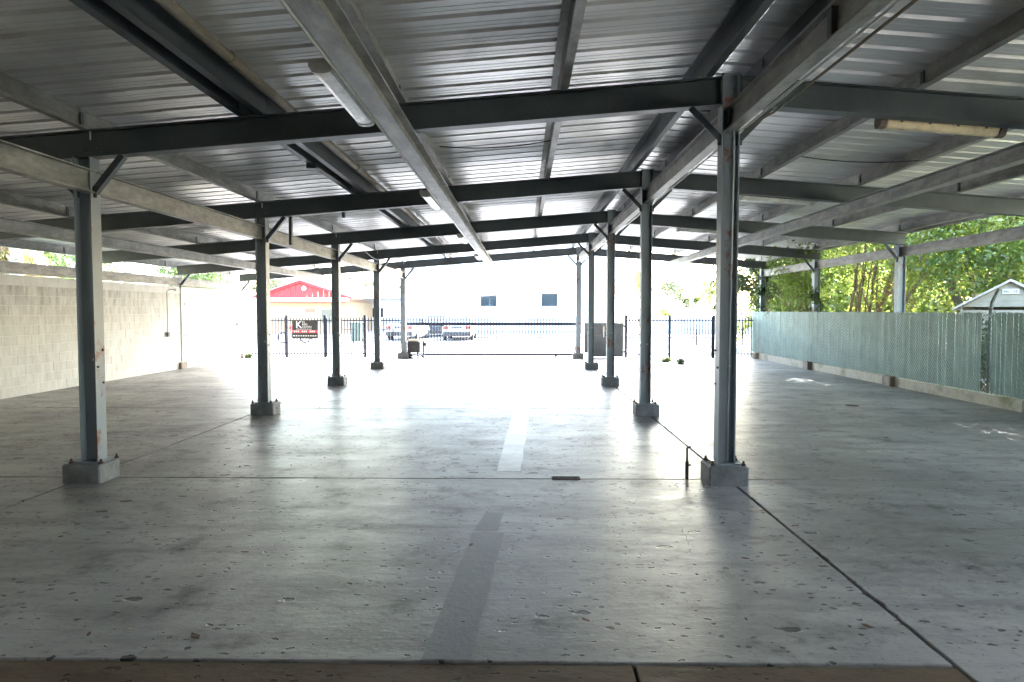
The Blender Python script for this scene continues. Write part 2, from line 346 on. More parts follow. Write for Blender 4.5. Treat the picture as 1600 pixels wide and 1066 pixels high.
# hairline cracks in the slabs
for (x, y, dx, dy, L_) in ((3.3, 6.0, .55, -.83, 1.9), (4.2, 5.6, .5, -.86, 1.4), (5.0, 5.6, .42, -.9, 1.7), (-1.3, 7.4, .95, -.3, .8), (-3.1, 4.9, .9, .1, .7), (1.15, 4.6, .2, .9, .6), (-2.2, 9.5, .98, .1, 1.3), (.2, 5.9, .98, -.05, .5), (5.6, 9.4, .9, .25, 1.2)):
    n = int(L_/.035); px_, py_ = x, y; m = MB(); P_ = []
    for k in range(n+1):
        P_.append((px_, py_)); px_ += dx*.035+random.gauss(0, .007); py_ += dy*.035+random.gauss(0, .007)
    for k in range(n):
        a_, b_ = Vector((*P_[k], .0015)), Vector((*P_[k+1], .0015)); q = (b_-a_).cross(Vector((0, 0, 1))).normalized()*random.uniform(.0008, .0028)
        if random.random() < .88: m.add([a_-q, a_+q, b_+q, b_-q], [(0, 1, 2, 3)])
    m.build('crack', 'joint', flo, kind='stuff')
# unseen building wall behind the camera, its grey raised to bounce fill inside
bw = thing('rear_building', 'unseen grey painted building wall closing the carport behind the viewpoint', 'building', (0, YB, 0))
MB().box(-12, 11, -.5, 0, 0, 4.6).build('wall', 'backwall', bw)
MB().box(-12.1, 11.1, -.55, .06, 4.6, 4.75).build('coping', 'backwall', bw)

# ------------------------------------------------------------------ carport
cp = thing('steel_carport', 'open gabled carport of dark steel frames under ribbed metal sheets', 'carport', (0, 0, 0))
def column(x, y, ztop, braces, plinth='plinth', white=False, bolts=True, ph=.185):
    m = MB(); d, fw = .165, .15                              # web runs along X, flanges face +-X
    pr = [(-fw/2, -d/2), (fw/2, -d/2), (fw/2, -d/2+.011), (.004, -d/2+.011), (.004, d/2-.011), (fw/2, d/2-.011), (fw/2, d/2), (-fw/2, d/2), (-fw/2, d/2-.011), (-.004, d/2-.011), (-.004, -d/2+.011), (-fw/2, -d/2+.011)]
    m.prism(pr, (0, 0, ph-.01), (0, 0, ztop), up=(1, 0, 0))
    c = m.build('column', 'whitepaint' if white else 'column', cp, (x, y, 0))
    ba = -.03 if (y == YR[2] and x < XL) else (0 if y == YR[2] else random.uniform(-.02, .02))
    pd = .09 if x == XF else 0
    MB().bbox(-.185+ba-pd, .185+ba-pd, -.17, .165, 0, ph+pd*.4, .014).build('plinth', plinth, c)
    MB().box(-.12, .12, -.105, .105, ph, ph+.012).build('base_plate', 'whitepaint' if white else 'column', c)
    if bolts:
        for sx in (-1, 1):
            for sy in (-1, 1):
                b = MB().cyl((0, 0, 0), (0, 0, .045), .011, 6); b.cyl((0, 0, .002), (0, 0, .02), .021, 6); b.build('anchor_bolt', 'rust', c, (sx*.145, sy*.125, ph+.0))
    for sg in braces:                                        # angle brace up to the rafter
        a = Vector((sg*(.085), -.02, ztop-.33)); e = Vector((sg*.375, -.02, (rt(x+sg*.375)-RD) - .004))
        if x == XR: a.z = rt(x)-RD-.33
        b = MB(); dv = (e-a).normalized()
        b.prism([(-.03, -.03), (.03, -.03), (.03, -.022), (-.022, -.022), (-.022, .03), (-.03, .03)], a, e, up=(0, 1, 0)); b.build('knee_brace', 'steel', c)
        b = MB().box(min(a.x, a.x-sg*.0)-.03, a.x+.03, -.035, -.028, a.z-.05, a.z+.05); b.build('gusset', 'steel', c)
    # white disc painting in the bright light seen through a web hole
    MB().cyl((.03, -.012, 0), (.03, -.004, 0), .016, 14).build('hole_light_disc', 'inkw', c, (0, 0, 1.15+random.uniform(-.03, .03)))
    for k in range(5 if white else 3):
        z = .6 + k*.42 if white else (.95 + k*.16)
        sg = 1 if x < 0 else -1
        MB().cyl((sg*.082, .04*(-1)**k, 0), (sg*.094, .04*(-1)**k, 0), .011, 6).build('bolt', 'rust', c, (0, 0, z))
    return c
for y in YR[1:]:
    column(XL-(.055 if y == YR[2] else 0), y, rt(XL)-RD, (-1, 1)); column(XR, y, rt(XR)+.02, (-1, 1))
    column(XF, y, rt(XF)-RD, (-1,), 'plinth_raw' if y > 12 else 'plinth')
    if y > 10: column(XW-.1, y, rt(XW)-RD, (1,), 'plinth_raw', white=True, bolts=False)
for y in YR:
    for (xa, xb) in ((XW-.1, XR-.085), (XR+.085, XF+.1)):
        xm = (xa+xb)/2; s = 1 if xb < XR else -1
        m = MB().ibeam((xa, y, rt(xa)), (xb, y, rt(xb)), RD, .14, .013, .01)
        r = m.build('rafter', 'steel', cp)
        if xb < XR:
            p = MB()
            tfm = Matrix.Translation((XL, y, rt(XL))) @ Matrix.Rotation(math.atan(SL), 4, 'Y').inverted()
            p.box(-.09, .09, -.016, -.005, -.2, -.06, tfm)
            p.build('splice_plate', 'steel', r)
            for k, (a, b) in enumerate(((-.06, -.09), (.06, -.09), (-.06, -.17), (.06, -.17))):
                q = MB().cyl((XL+a, y-.016, rt(XL)+b), (XL+a, y-.03, rt(XL)+b), .012, 6).build('bolt', 'steel', r)
            MB().box(XL+.03, XL+.04, y-.075, y-.068, rt(XL)-.1, rt(XL)-.02).build('stiffener', 'conduit', r)
        else:
            MB().box(xa-.004, xa+.008, y-.09, y+.09, rt(xa)-RD+.01, rt(xa)+.005).build('end_plate', 'steel', r)
# purlins on the rafters
PX = [(-10.15, -1), (-8.72, -1), (-7.2, -1), (-5.7, -1), (-4.18, -1), (-2.68, -1), (-2.44, 1), (-1.16, -1), (.36, -1), (1.70, -1), (2.24, 1), (3.72, 1), (5.24, 1), (6.76, 1), (8.2, 1)]
for x, g in PX:
    big = x in (-2.68, -2.44)
    z = rt(x) + .001
    segs = [YB] + YR[2:] + [YE]
    for a, b in zip(segs[:-1], segs[1:]):
        dz = random.uniform(-.002, .002)
        o = MB().zsec((x, a+.004, z+dz), (x, b-.004, z+dz), PD-.006, .065, g, .006).build('purlin', 'steel' if big or abs(x-XR) < .4 else 'galv', cp)
        if b < YE:                                            # lap cleats
            q = MB().box(x-g*.02, x-g*.008, b-.1, b-.05, z+.02, z+.16).build('cleat', 'steel', o)
# struts between column heads and lower light beams
for x, zt, dp in ((XL, H+1.339, .215), (XR, H+1.892, .212), (XF, H+1.395, .212), (XW, H+.935, .22)):
    for a, b in zip(YR[:-1], YR[1:]):
        e = .012
        MB().ibeam((x, a+e, zt), (x, b-e, zt), dp, .11, .012, .008).build('strut', 'galv', cp)
        if x in (XL, XR):
            MB().box(x-.03, x-.02, a-.1, a-.02, zt-.15, zt-.02).build('angle_cleat', 'steel', cp)
for x in (-6.95, -1.09, 5.08):
    zb = rt(x) - RD - .003
    for a, b in ((YB, 8.1), (8.1, 16.3), (16.3, 24.5)):
        MB().ibeam((x, a+.004, zb), (x, b-.004, zb), .175, .15, .012, .009).build('light_beam', 'galv', cp)
# hanging stub brackets seen under the rafters
for x, y, l in ((1.93, 4.35, .25), (-3.7, 10.9, .46), (-4.5, 19.25, .36), (-2.85, 10.9, .1)):
    zt = rt(x)-RD+.02
    MB().box(x-.022, x+.022, y-.03, y+.03, zt-l, zt+.02).build('hanger_stub', 'steel', cp)
MB().box(-2.68, -2.56, 8.5, 8.62, rt(-2.6)-.07, rt(-2.6)-.002).build('purlin_clamp', 'steel', cp)
# roof panels: ribbed sheets, three strips from wall side to ridge to fence side
def panel_mesh(x0, x1, flip):
    P = .305; prof = []
    for k in range(3):
        y = k*P
        prof += [(y, 0), (y+.085, 0), (y+.088, .003), (y+.100, .003), (y+.103, 0), (y+.155, 0), (y+.158, .003), (y+.170, .003), (y+.173, 0), (y+.225, 0), (y+.243, .034), (y+.282, .034), (y+.300, 0)]
    prof += [(3*P, 0), (3*P+.03, .003)]; n = len(prof); m = MB(); xs = np.linspace(x0, x1, 5); vs = []
    for x in xs:
        for y, z in prof: vs.append((x, y, dk(x)+z-.004 - (.003 if y > .9 and y < .92 else 0)))
    m.add(vs, [(i*n+j, (i+1)*n+j, (i+1)*n+j+1, i*n+j+1) for i in range(4) for j in range(n-1)])
    return m.mesh('roof_panel', M['deck'])
pms = [panel_mesh(-10.5, -3.55, 0), panel_mesh(-3.68, 1.95, 0), panel_mesh(1.95, 8.42, 1)]
ny = int((YE+.1-YB)/.915)
for k in range(ny+1):
    for j, pm in enumerate(pms):
        y = YB + k*.915
        inst(pm, 'roof_panel', cp, (0, y, (.0045 if j == 1 else 0) + k*.0))
MB().prism([(-.16, -.16*SL), (0, 0), (.16, -.16*SL), (.16, -.16*SL+.004), (0, .004), (-.16, -.16*SL+.004)], (XR, YB, dk(XR)+.042), (XR, YE+.5, dk(XR)+.042)).build('ridge_cap', 'deck', cp)
# eave trim along the fence side and the wall side
MB().box(8.43, 8.47, YB, YE+.3, dk(8.42)-.19, dk(8.42)+.05).build('eave_trim', 'galv', cp)
MB().box(-10.55, -10.51, YB, YE+.3, dk(-10.5)-.1, dk(-10.5)+.05).build('eave_trim', 'galv', cp)
# long pipe slung above the rafters
m = MB().tube([(-2.27, YB, rt(-2.27)+.1), (-2.27, 24, rt(-2.27)+.1)], .042, 12)
for y in (3.1, 5.35, 9.4, 13.6, 17.9): m.tube([(-2.27, y-.03, rt(-2.27)+.1), (-2.27, y+.03, rt(-2.27)+.1)], .05, 12)
tag(m.build('drain_pipe', 'pipe', smooth=False), 'long tan pipe running above the rafters beside the doubled purlin', 'pipe')
# conduits
def conduit(pts, r, label, mat='conduit'):
    return tag(MB().tube(pts, r, 8).build('conduit', mat, smooth=True), label, 'conduit')
zb = rt(-1.09)-RD-.17
for a, b in ((YB, 4.2), (5.5, 9.15), (10.4, 14.25), (15.5, 19.2), (20.4, 24.4)): 
    pass
conduit([(-1.185, YB, zb), (-1.185, 24.4, zb)], .013, 'bright thin conduit along the lower left edge of the centre light beam')
conduit([(2.09, YB, H+1.72), (2.09, 24.2, H+1.72)], .011, 'bright thin conduit running beside the ridge strut, the left of two')
conduit([(2.21, YB, H+1.745), (2.21, 6.1, H+1.745), (2.1, 6.5, H+1.72), (2.05, 6.52, H+1.6)], .011, 'dull thin conduit beside the ridge strut that bends into the nearest column', 'pipe')
conduit([(XR+.02, 6.46, H+1.68), (XR+.02, 6.455, H+1.5), (XR-.005, 6.453, .22)], .012, 'grey conduit dropping down the web of the near ridge column', 'column')
m = MB(); 
for i in range(13):
    pass
def sag(p0, p1, s, n=10): return [Vector(p0).lerp(Vector(p1), i/n) - Vector((0, 0, s*4*(i/n)*(1-i/n))) for i in range(n+1)]
tag(MB().tube(sag((-3.6, 15.0, rt(-3.6)-RD), (-3.9, 19.3, rt(-3.9)-RD), .16), .008, 6).build('slack_cable', 'black'), 'slack black cable drooping under the third and fourth left rafters', 'cable')
tag(MB().tube(sag((-1.0, 8.3, rt(-1)+.02), (.36, 8.6, rt(.3)+.06), .05), .007, 6).build('slack_cable', 'black'), 'black cable looping under the roof sheets right of the centre beam', 'cable')
tag(MB().tube(sag((3.7, 9.3, rt(3.7)+.02), (5.2, 9.1, rt(5.2)+.03), .05), .007, 6).build('slack_cable', 'black'), 'black cable looping under the roof sheets behind the yellowed tube light', 'cable')

# ------------------------------------------------------------------ light fixtures (unlit)
def fixture(lens, housing, along, label, loc, tilt=0, L=1.25):
    t = thing('tube_light', label, 'light fixture', loc, 0, 'unlit fluorescent fixtures under the roof')
    rotm = Matrix.Rotation(math.pi/2 if along == 'x' else 0, 4, 'Z')
    SC = Matrix.Diagonal((1.25, 1, .85, 1)) if along == 'y' else Matrix.Identity(4); rotm = rotm @ SC
    if tilt: rotm = Matrix.Rotation(tilt, 4, 'Y') @ rotm
    h = MB(); pr = [(-.055, 0), (-.045, .035), (.045, .035), (.055, 0)]
    def P(m, prof, y0, y1):
        n = len(prof); vs = [rotm @ Vector((a, y, b)) for y in (y0, y1) for a, b in prof]
        m.add(vs, [tuple(range(n-1, -1, -1)), tuple(range(n, 2*n))] + [(i, (i+1) % n, n+(i+1) % n, n+i) for i in range(n)])
    P(h, pr[::-1], -L/2, L/2); h.build('housing', housing, t)
    l = MB(); P(l, [(.06, .004), (.062, -.02), (.045, -.06), (.02, -.072), (-.02, -.072), (-.045, -.06), (-.062, -.02), (-.06, .004)], -L/2+.03, L/2-.03); l.build('lens', lens, t)
    for s in (-1, 1):
        e = MB(); P(e, [(.064, .03), (.066, -.02), (.047, -.066), (.02, -.078), (-.02, -.078), (-.047, -.066), (-.066, -.02), (-.064, .03)], s*(L/2+.012)-.03, s*(L/2+.012)+.03); e.build('end_cap', housing, t)
        for k in (.55,):
            b = MB(); P(b, [(.012, .1), (.012, .03), (-.012, .03), (-.012, .1)], s*L*k/2-.012, s*L*k/2+.012); b.build('bracket', housing_br(housing), t)
    for s in (-.36, -.12, .12, .36):
        for sx in (-1, 1):
            e = MB(); P(e, [(sx*.058+.006, .02), (sx*.058+.006, -.02), (sx*.058-.006, -.02), (sx*.058-.006, .02)][::1], s*L-.012, s*L+.012); e.build('clip', housing, t)
    return t
def housing_br(h): return 'steel'
lz = rt(-1.09)-RD-.12
names = ['large tube light with clear lens nearest on the centre beam', 'second tube light from the front on the centre beam', 'third tube light from the front on the centre beam', 'farthest tube light on the centre beam by the roof edge']
for y, nm in zip((5.03, 9.75, 14.85, 19.8), names): fixture('lens_w', 'housing', 'y', nm, (-1.285, y, lz+.0), L=1.18)
for y, ln, nm in ((YR[2]+.17, 'lens_y', 'yellowed tube light on the back of the nearest right rafter'), (YR[3]+.17, 'lens_w', 'pale tube light on the second right rafter'), (YR[4]+.17, 'lens_w', 'pale tube light on the third right rafter')):
    x = 4.03; fixture(ln, 'housing_d' if ln == 'lens_y' else 'housing', 'x', nm, (x, y, rt(x)-RD+.015), tilt=math.atan(SL), L=1.12)

# ------------------------------------------------------------------ block wall on the left
WF = -9.76; CH = .195; NC = 11; WT = 2.34
bwl = thing('block_wall', 'long cream painted concrete block wall with grimy top courses', 'wall', (WF, 0, 0))
MB().box(-.2, -.0035, YB, YE+.3, 0, WT-.19).build('mortar', 'mortar', bwl)
MB().bbox(-.21, .006, YB, YE+.3, WT-.19, WT, .008).build('coping_beam', 'mortar', bwl)
bm = MB(); L2, h2 = .1965, .0925
bm.bbox(-h2, h2, -L2+.002, L2-.002, -.1, 0, .002, Matrix.Rotation(math.pi/2, 4, 'Y')); bmesh_block = bm.mesh('block', M['block'])
for yy in YR[3:]:
    MB().bbox(-.01, .035, yy-.03, yy+.33, .2, WT-.03, .006).build('pilaster', 'whitepaint', bwl)
    for zz in (.5, .95, 1.4, 1.85): MB().cyl((.034, yy+.15, zz), (.05, yy+.15, zz), .022, 8).build('bolt', 'rust', bwl)
rest = MB(); cnt = 0; allb = []
for c in range(NC):
    zc = .002 + CH*(c+.5); y = YB + (.2 if c % 2 else 0) + .2
    while y < YE + .1: allb.append((y, zc)); y += .4
allb.sort(key=lambda b: (b[0] < 12.4, b[0]))
for y, z in allb:
    if y >= 12.4 and cnt < 298: inst(bmesh_block, 'block', bwl, (random.uniform(-.0015, .0015), y, z)); cnt += 1
    else: rest.box(-.1, 0, y-L2, y+L2, z-h2, z+h2)
rest.build('block_courses', 'block', bwl, kind='stuff')
# cords with switch boxes hanging on the wall
def cord(y, zt, zb, off, label):
    t = thing('hanging_cord', label, 'cord', (WF+.02, y, zb))
    MB().tube([(0, off, zt-zb), (.01, off*.3, zt-zb+.005), (.01, 0, zt-zb-.06), (.01, 0, .06)], .009, 6).build('cord', 'black', t)
    MB().bbox(-.0, .05, -.05, .05, -.06, .06, .008).build('socket_box', 'black', t)
    MB().bbox(.0, .06, off-.035, off+.035, zt-zb-.035, zt-zb+.035, .008).build('junction_cap', 'whitepaint', t)
cord(18.55, 2.24, 1.0, .45, 'black cord with socket box hanging beside the white wall column')
cord(23.1, 2.2, 1.2, .12, 'black cord with socket box hanging near the gate end of the wall')

# ------------------------------------------------------------------ kerb and slatted fence on the right
kb = thing('fence_kerb', 'mossy tan concrete kerb carrying the green slatted fence', 'kerb', (8.12, 0, 0))
for a, b in zip([YB]+YR[2:], YR[2:]+[YE+.2]):
    MB().bbox(0, .2, a+.004, b-.004, 0, .2, .012).build('kerb_segment', 'kerb', kb)
FX = 8.135; FZ0, FZ1 = .215, H-.03
sf = thing('slatted_fence', 'chain link fence woven with sage green privacy slats', 'fence', (FX, 0, 0))
gap = (11.93, 12.2)
sl = MB().box(-.004, .004, -.019, .019, 0, FZ1-FZ0).mesh('slat', M['slat'])
y = 10.2; cnt = 0; rs = MB()
ys = list(np.arange(YB, YE+.1, .056))
vis = [q for q in ys if q > 10.0][:296]
for q in ys:
    if gap[0] < q < gap[1]: continue
    if q > 10.0: inst(sl, 'slat', sf, (random.gauss(0, .002), q, FZ0+random.gauss(0, .006)), (random.gauss(0, .004), 0, random.gauss(.3, .04)))
    else: rs.box(-.0045, .0045, q-.0255, q+.0255, FZ0, FZ1)
rs.build('slat_run', 'slat', sf, kind='stuff')
wm = MB(); s = .056; hgt = FZ1-FZ0
def clip_d(y0, sg):
    a = Vector((0, y0, FZ0)); b = Vector((0, y0+sg*hgt, FZ1)); return a, b
for sg, xo in ((1, -.008), (-1, .008)):
    y0 = 9.0 - (hgt if sg > 0 else 0)
    while y0 < YE + (hgt if sg < 0 else 0):
        a, b = (y0, FZ0), (y0+sg*hgt, FZ1)
        # clip to the run
        lo, hi = 9.0, YE+.1
        def cl(p, q, lim, less):
            t = (lim-p[0])/(q[0]-p[0]); return (lim, p[1]+(q[1]-p[1])*t)
        p, q = a, b
        ok = not (max(p[0], q[0]) < lo or min(p[0], q[0]) > hi)
        if ok:
            if p[0] < lo: p = cl(a, b, lo, 0)
            if q[0] < lo: q = cl(a, b, lo, 0)
            if p[0] > hi: p = cl(a, b, hi, 0)
            if q[0] > hi: q = cl(a, b, hi, 0)
            wm.bar((xo, p[0], p[1]), (xo, q[0], q[1]), .0055, .0045, (1, 0, 0))
        y0 += .079
wm.build('chain_link_mesh', 'wire', sf, kind='stuff')
for q in np.arange(11.1, YE, 2.6):
    MB().tube([(.03, q, .1), (.03, q, FZ1-.01)], .02, 10).build('fence_post', 'conduit', sf)
MB().tube([(.03, YB, FZ1-.06), (.03, YE, FZ1-.06)], .014, 8).build('top_rail', 'conduit', sf)
gp = MB().tube([(FX+.1, 12.12, .2), (FX+.1, 12.12, 1.6), (FX+.11, 12.1, 1.8), (FX+.18, 12.04, 2.04)], [.03, .03, .028, .022], 8)
tag(gp.build('leaning_fence_post', 'wire'), 'dark bent pipe post rising from the gap in the green slats', 'post')

# ------------------------------------------------------------------ iron fences and gates along the street
FY = 24.12
def fx(px): return (px-816)*FY/1063
pick = MB().box(-.016, .016, -.016, .016, 0, 1.36)
pick.add([(-.018, -.018, 1.36), (.018, -.018, 1.36), (.018, .018, 1.36), (-.018, .018, 1.36), (0, 0, 1.43)], [(0, 1, 4), (1, 2, 4), (2, 3, 4), (3, 0, 4), (3, 2, 1, 0)])
pick_me = pick.mesh('picket', M['iron'])
def iron_fence(x0, x1, posts, squares, label):
    t = thing('iron_fence', label, 'fence', (x0, FY, 0)); n = int((x1-x0)/.107); W_ = x1-x0
    for z in (.13, 1.31): MB().box(0, W_, -.017, .017, z-.02, z+.02).build('rail', 'iron', t)
    for p in posts: MB().box(-.045, .045, -.045, .045, 0, 1.5).build('post', 'iron', t, (p-x0, 0, 0))
    for k in range(n+1):
        xx = k*.107+.03
        if any(abs(xx+x0-p) < .05 for p in posts): continue
        inst(pick_me, 'picket', t, (xx, 0, .02))
    for a in squares:                                        # square ornaments welded between pickets
        b = MB()
        for (u0, u1, v0, v1) in ((a-.21, a+.21, .98, 1.0), (a-.21, a+.21, .42, .44), (a-.21, a-.19, .44, .98), (a+.19, a+.21, .44, .98)): b.box(u0-x0, u1-x0, -.028, -.012, v0, v1)
        pts = [(a-x0+.12*math.cos(q)*(1-q/14), -.02, .72+.16*math.sin(q)*(1-q/14)) for q in np.linspace(0, 9, 26)]
        b.tube(pts, .007, 5); b.build('ornament', 'iron', t)
    return t
iron_fence(fx(386), fx(627), [fx(447), fx(507), fx(570)], [fx(477), fx(543), fx(606)], 'black iron picket fence left of the sliding gate, carrying the black sign')
iron_fence(fx(977), fx(1181), [fx(977.5), fx(1045), fx(1113), fx(1180)], [fx(1079), fx(1150)], 'black iron picket fence right of the sliding gate under overhanging leaves')
gt = thing('sliding_gate', 'wide dark iron sliding gate closing the driveway opening', 'gate', (fx(632), FY+.12, 0)); GW = fx(904)-fx(632)
MB().box(0, GW, -.03, .03, 1.13, 1.24).build('top_rail', 'iron', gt); MB().box(0, GW, -.03, .03, .06, .14).build('bottom_rail', 'iron', gt)
MB().box(0, GW, -.012, .012, 1.315, 1.34).build('upper_rail', 'iron', gt)
for a in (0.03, GW-.03): MB().box(a-.03, a+.03, -.035, .035, .04, 1.36).build('end_stile', 'iron', gt)
for k in range(int(GW/.105)): inst(pick_me, 'picket', gt, (.1+k*.105, .04, .05))
for a in (.6, GW-.8): MB().cyl((a, -.03, .045), (a, .03, .045), .045, 12).build('wheel', 'rust', gt)
gpst = thing('gate_post', 'dark steel guide post at the left end of the sliding gate', 'post', (fx(629), FY, 0))
MB().box(-.055, .055, -.055, .055, 0, 1.38).build('post', 'iron', gpst); MB().bbox(-.07, .07, -.07, .07, 1.38, 1.41, .01).build('cap', 'iron', gpst)
for z in (.55, 1.22): MB().box(-.09, -.055, -.03, .03, z-.04, z+.04).build('roller_bracket', 'black', gpst)
op = thing('gate_opener', 'black gate opener box on a stand beside the sliding gate', 'gate motor', (fx(650), FY-.35, 0))
MB().bbox(-.24, .2, -.15, .15, .2, .6, .03).build('cover', 'black', op)
MB().box(-.18, -.14, -.1, .1, 0, .2).build('leg', 'iron', op); MB().box(.1, .14, -.1, .1, 0, .2).build('leg', 'iron', op); MB().box(-.24, .34, -.14, .14, .08, .11).build('tray', 'iron', op)
MB().box(-.2, .16, -.12, .12, .6, .66).build('lid', 'paper', op)
ks = thing('key_post', 'short black post with a round head beside the gate opener', 'post', (fx(663.5), FY-.3, 0))
MB().box(-.025, .025, -.025, .025, 0, .6).build('post', 'iron', ks); MB().bbox(-.0, .1, -.06, .02, .42, .54, .015).build('key_box', 'black', ks)
tag(MB().tube([(fx(897), FY-.15, .02), (fx(902), FY-.1, 1.62)], .014, 6).build('leaning_pole', 'rust'), 'thin dark pole leaning against the right end of the sliding gate', 'pole')
pg = thing('pedestrian_gate', 'solid dark grey sheet metal walk gate beside the sliding gate', 'gate', (fx(913), FY-.02, 0)); PW = fx(973.5)-fx(913)
MB().add([(0, 0, .16), (.12, 0, .16), (.12, 0, .03), (PW, 0, .03), (PW, 0, 1.23), (0, 0, 1.23), (0, .03, .16), (.12, .03, .16), (.12, .03, .03), (PW, .03, .03), (PW, .03, 1.23), (0, .03, 1.23)],
         [(0, 1, 4, 5), (1, 2, 3, 4), (6, 11, 10, 7), (7, 10, 9, 8), (0, 5, 11, 6), (5, 4, 10, 11), (4, 3, 9, 10), (3, 2, 8, 9), (2, 1, 7, 8), (1, 0, 6, 7)]).build('sheet', 'sheet', pg)
for z in (.16, 1.07): MB().cyl((PW+.02, -.02, z), (PW+.02, -.02, z+.09), .022, 8).build('hinge', 'black', pg)
MB().tube([(.0, -.03, .7), (.16, -.03, .7), (.2, -.03, .78), (.62, -.03, .82), (.7, -.03, 1.05)], .012, 6).build('latch_rod', 'pipe', pg)
MB().box(.62, .8, -.03, -.004, .9, 1.18).build('latch_plate', 'pipe', pg)
MB().box(.66, .69, -.06, -.03, .72, 1.1).build('latch_handle', 'inkw', pg)
# sign on the left fence
sg = thing('fence_sign', 'black sign with white and red lettering fixed to the iron fence', 'sign', (fx(456), FY-.06, .66)); SW, SH = fx(496)-fx(456), .67
MB().box(0, SW, -.012, 0, 0, SH).build('board', 'ink', sg)
def text(body, size, x, y, z, mat, parent, bold=0):
    cu = bpy.data.curves.new('lettering', 'FONT'); cu.body = body; cu.size = size; cu.extrude = .002; cu.offset = bold
    ob = bpy.data.objects.new('lettering', cu); COL.objects.link(ob); bpy.context.view_layer.update()
    me = bpy.data.meshes.new_from_object(ob); bpy.data.objects.remove(ob); me.materials.clear(); me.materials.append(M[mat])
    o = bpy.data.objects.new('lettering', me); COL.objects.link(o); o.parent = parent; o.location = (x, y, z); o.rotation_euler = (R(90), 0, 0); return o
text('K', .34, .13, -.016, .39, 'inkw', sg, .004)
for s_, x_, z_ in (('IN', .36, .56), ('KEN', .36, .48), ('COWN', .36, .39)): text(s_, .1, x_, -.016, z_, 'inkw', sg)
m = MB()
for k in range(9): m.box(.16+k*.062, .2+k*.062, -.018, -.0125, .335, .355)
m.build('small_print', 'inkw', sg)
MB().box(.0, SW, -.015, -.0125, .21, .31).build('red_band', 'inkr', sg)
m = MB()
for k in range(11):
    if k not in (3, 7): m.box(.07+k*.07, .11+k*.07, -.019, -.0155, .235, .29)
m.build('phone_digits', 'inkw', sg)
m = MB()
for k in range(10): m.box(.05+k*.085, .1+k*.085, -.018, -.0125, .09, .125)
m.build('small_print', 'inkw', sg)

# ------------------------------------------------------------------ vegetation helpers
def leaves(name, blobs, n, size, mat, parent=None, kind=None, seed=0, asp=.5, droop=0.):
    g = np.random.default_rng(seed); B = np.array(blobs, float)      # cx cy cz rx ry rz
    wts = B[:, 3]*B[:, 4]*B[:, 5]; wts = wts/wts.sum()
    # sub-clumps give dense and open places
    nc = max(8, n//70); ci = g.choice(len(B), nc, p=wts); d = g.normal(size=(nc, 3)); d /= np.linalg.norm(d, axis=1)[:, None]; rr = g.random(nc)**.45
    cc = B[ci, :3] + d*rr[:, None]*B[ci, 3:6]; cr = g.uniform(.14, .42, nc)*np.clip(B[ci, 3:6].mean(1), .3, 1.4)
    li = g.integers(0, nc, n); p = cc[li] + g.normal(size=(n, 3))*cr[li][:, None]*.62
    nv = g.normal(size=(n, 3)); nv[:, 2] += .6; nv /= np.linalg.norm(nv, axis=1)[:, None]
    tv = g.normal(size=(n, 3)); tv[:, 2] -= droop; tv -= nv*(tv*nv).sum(1)[:, None]; tv /= np.linalg.norm(tv, axis=1)[:, None]; bv = np.cross(nv, tv)
    s = size*g.uniform(.6, 1.35, n)[:, None]
    P = np.stack([p - tv*s*.5, p + bv*s*asp*.5 + nv*s*.06, p + tv*s*.5, p - bv*s*asp*.5 + nv*s*.06], 1).reshape(-1, 3)
    me = bpy.data.meshes.new(name); me.vertices.add(4*n); me.vertices.foreach_set('co', P.ravel()); me.loops.add(4*n); me.polygons.add(n)
    me.loops.foreach_set('vertex_index', np.arange(4*n)); me.polygons.foreach_set('loop_start', np.arange(0, 4*n, 4)); me.update(calc_edges=True); me.validate()
    me.materials.append(M[mat]); o = bpy.data.objects.new(name, me); COL.objects.link(o)
    if parent: o.parent = parent
    if kind: o['kind'] = kind
    return o
def wob(p0, p1, n, amp, g):
    p0, p1 = Vector(p0), Vector(p1); out = []; off = Vector((0, 0, 0))
    for i in range(n+1):
        t = i/n; off = off*.75 + Vector((g.normal(0, amp), g.normal(0, amp), g.normal(0, amp*.3))); out.append(p0.lerp(p1, t) + off*min(1, t*3))
    return out
def tree(name, label, x, y, stems, crown, n, size, leaf, bark, seed, branches=5, cat='tree', z0=-.1, asp=.5, droop=0.):
    g = np.random.default_rng(seed); t = thing(name, label, cat, (x, y, 0))
    for st in stems:                                          # (dx,dy,dz end, radius, [mid bend])
        pts = [Vector(q) for q in st['p']]
        fine = []
        for a, b in zip(pts[:-1], pts[1:]): fine += wob(a, b, 4, .02, g)[:-1]
        fine.append(pts[-1]); r0 = st['r']; N = len(fine)
        m = MB().tube(fine, [r0*(1-.55*i/(N-1)) for i in range(N)], 9)
        tr = m.build('trunk', bark, t, smooth=True)
        bm_ = MB()
        for k in range(branches):
            i = int(g.integers(int(N*.3), N-1)); p = fine[i]; tgt = crown[int(g.integers(0, len(crown)))]
            e = Vector(tgt[:3]) + Vector(g.normal(size=3))*.5*Vector(tgt[3:6]).length*.45
            bm_.tube(wob(p, e, 6, .06, g), [r0*.42*(1-.8*j/6) for j in range(7)], 6)
            q = p.lerp(e, .6)
            for _ in range(2): bm_.tube(wob(q, q+Vector((g.normal(0, .6), g.normal(0, .6), g.uniform(.1, .9))), 4, .04, g), [r0*.16*(1-.7*j/4) for j in range(5)], 5)
        bm_.build('limb', bark, t, smooth=True)
    leaves('crown', crown, n, size, leaf, t, seed=seed, asp=asp, droop=droop)
    return t
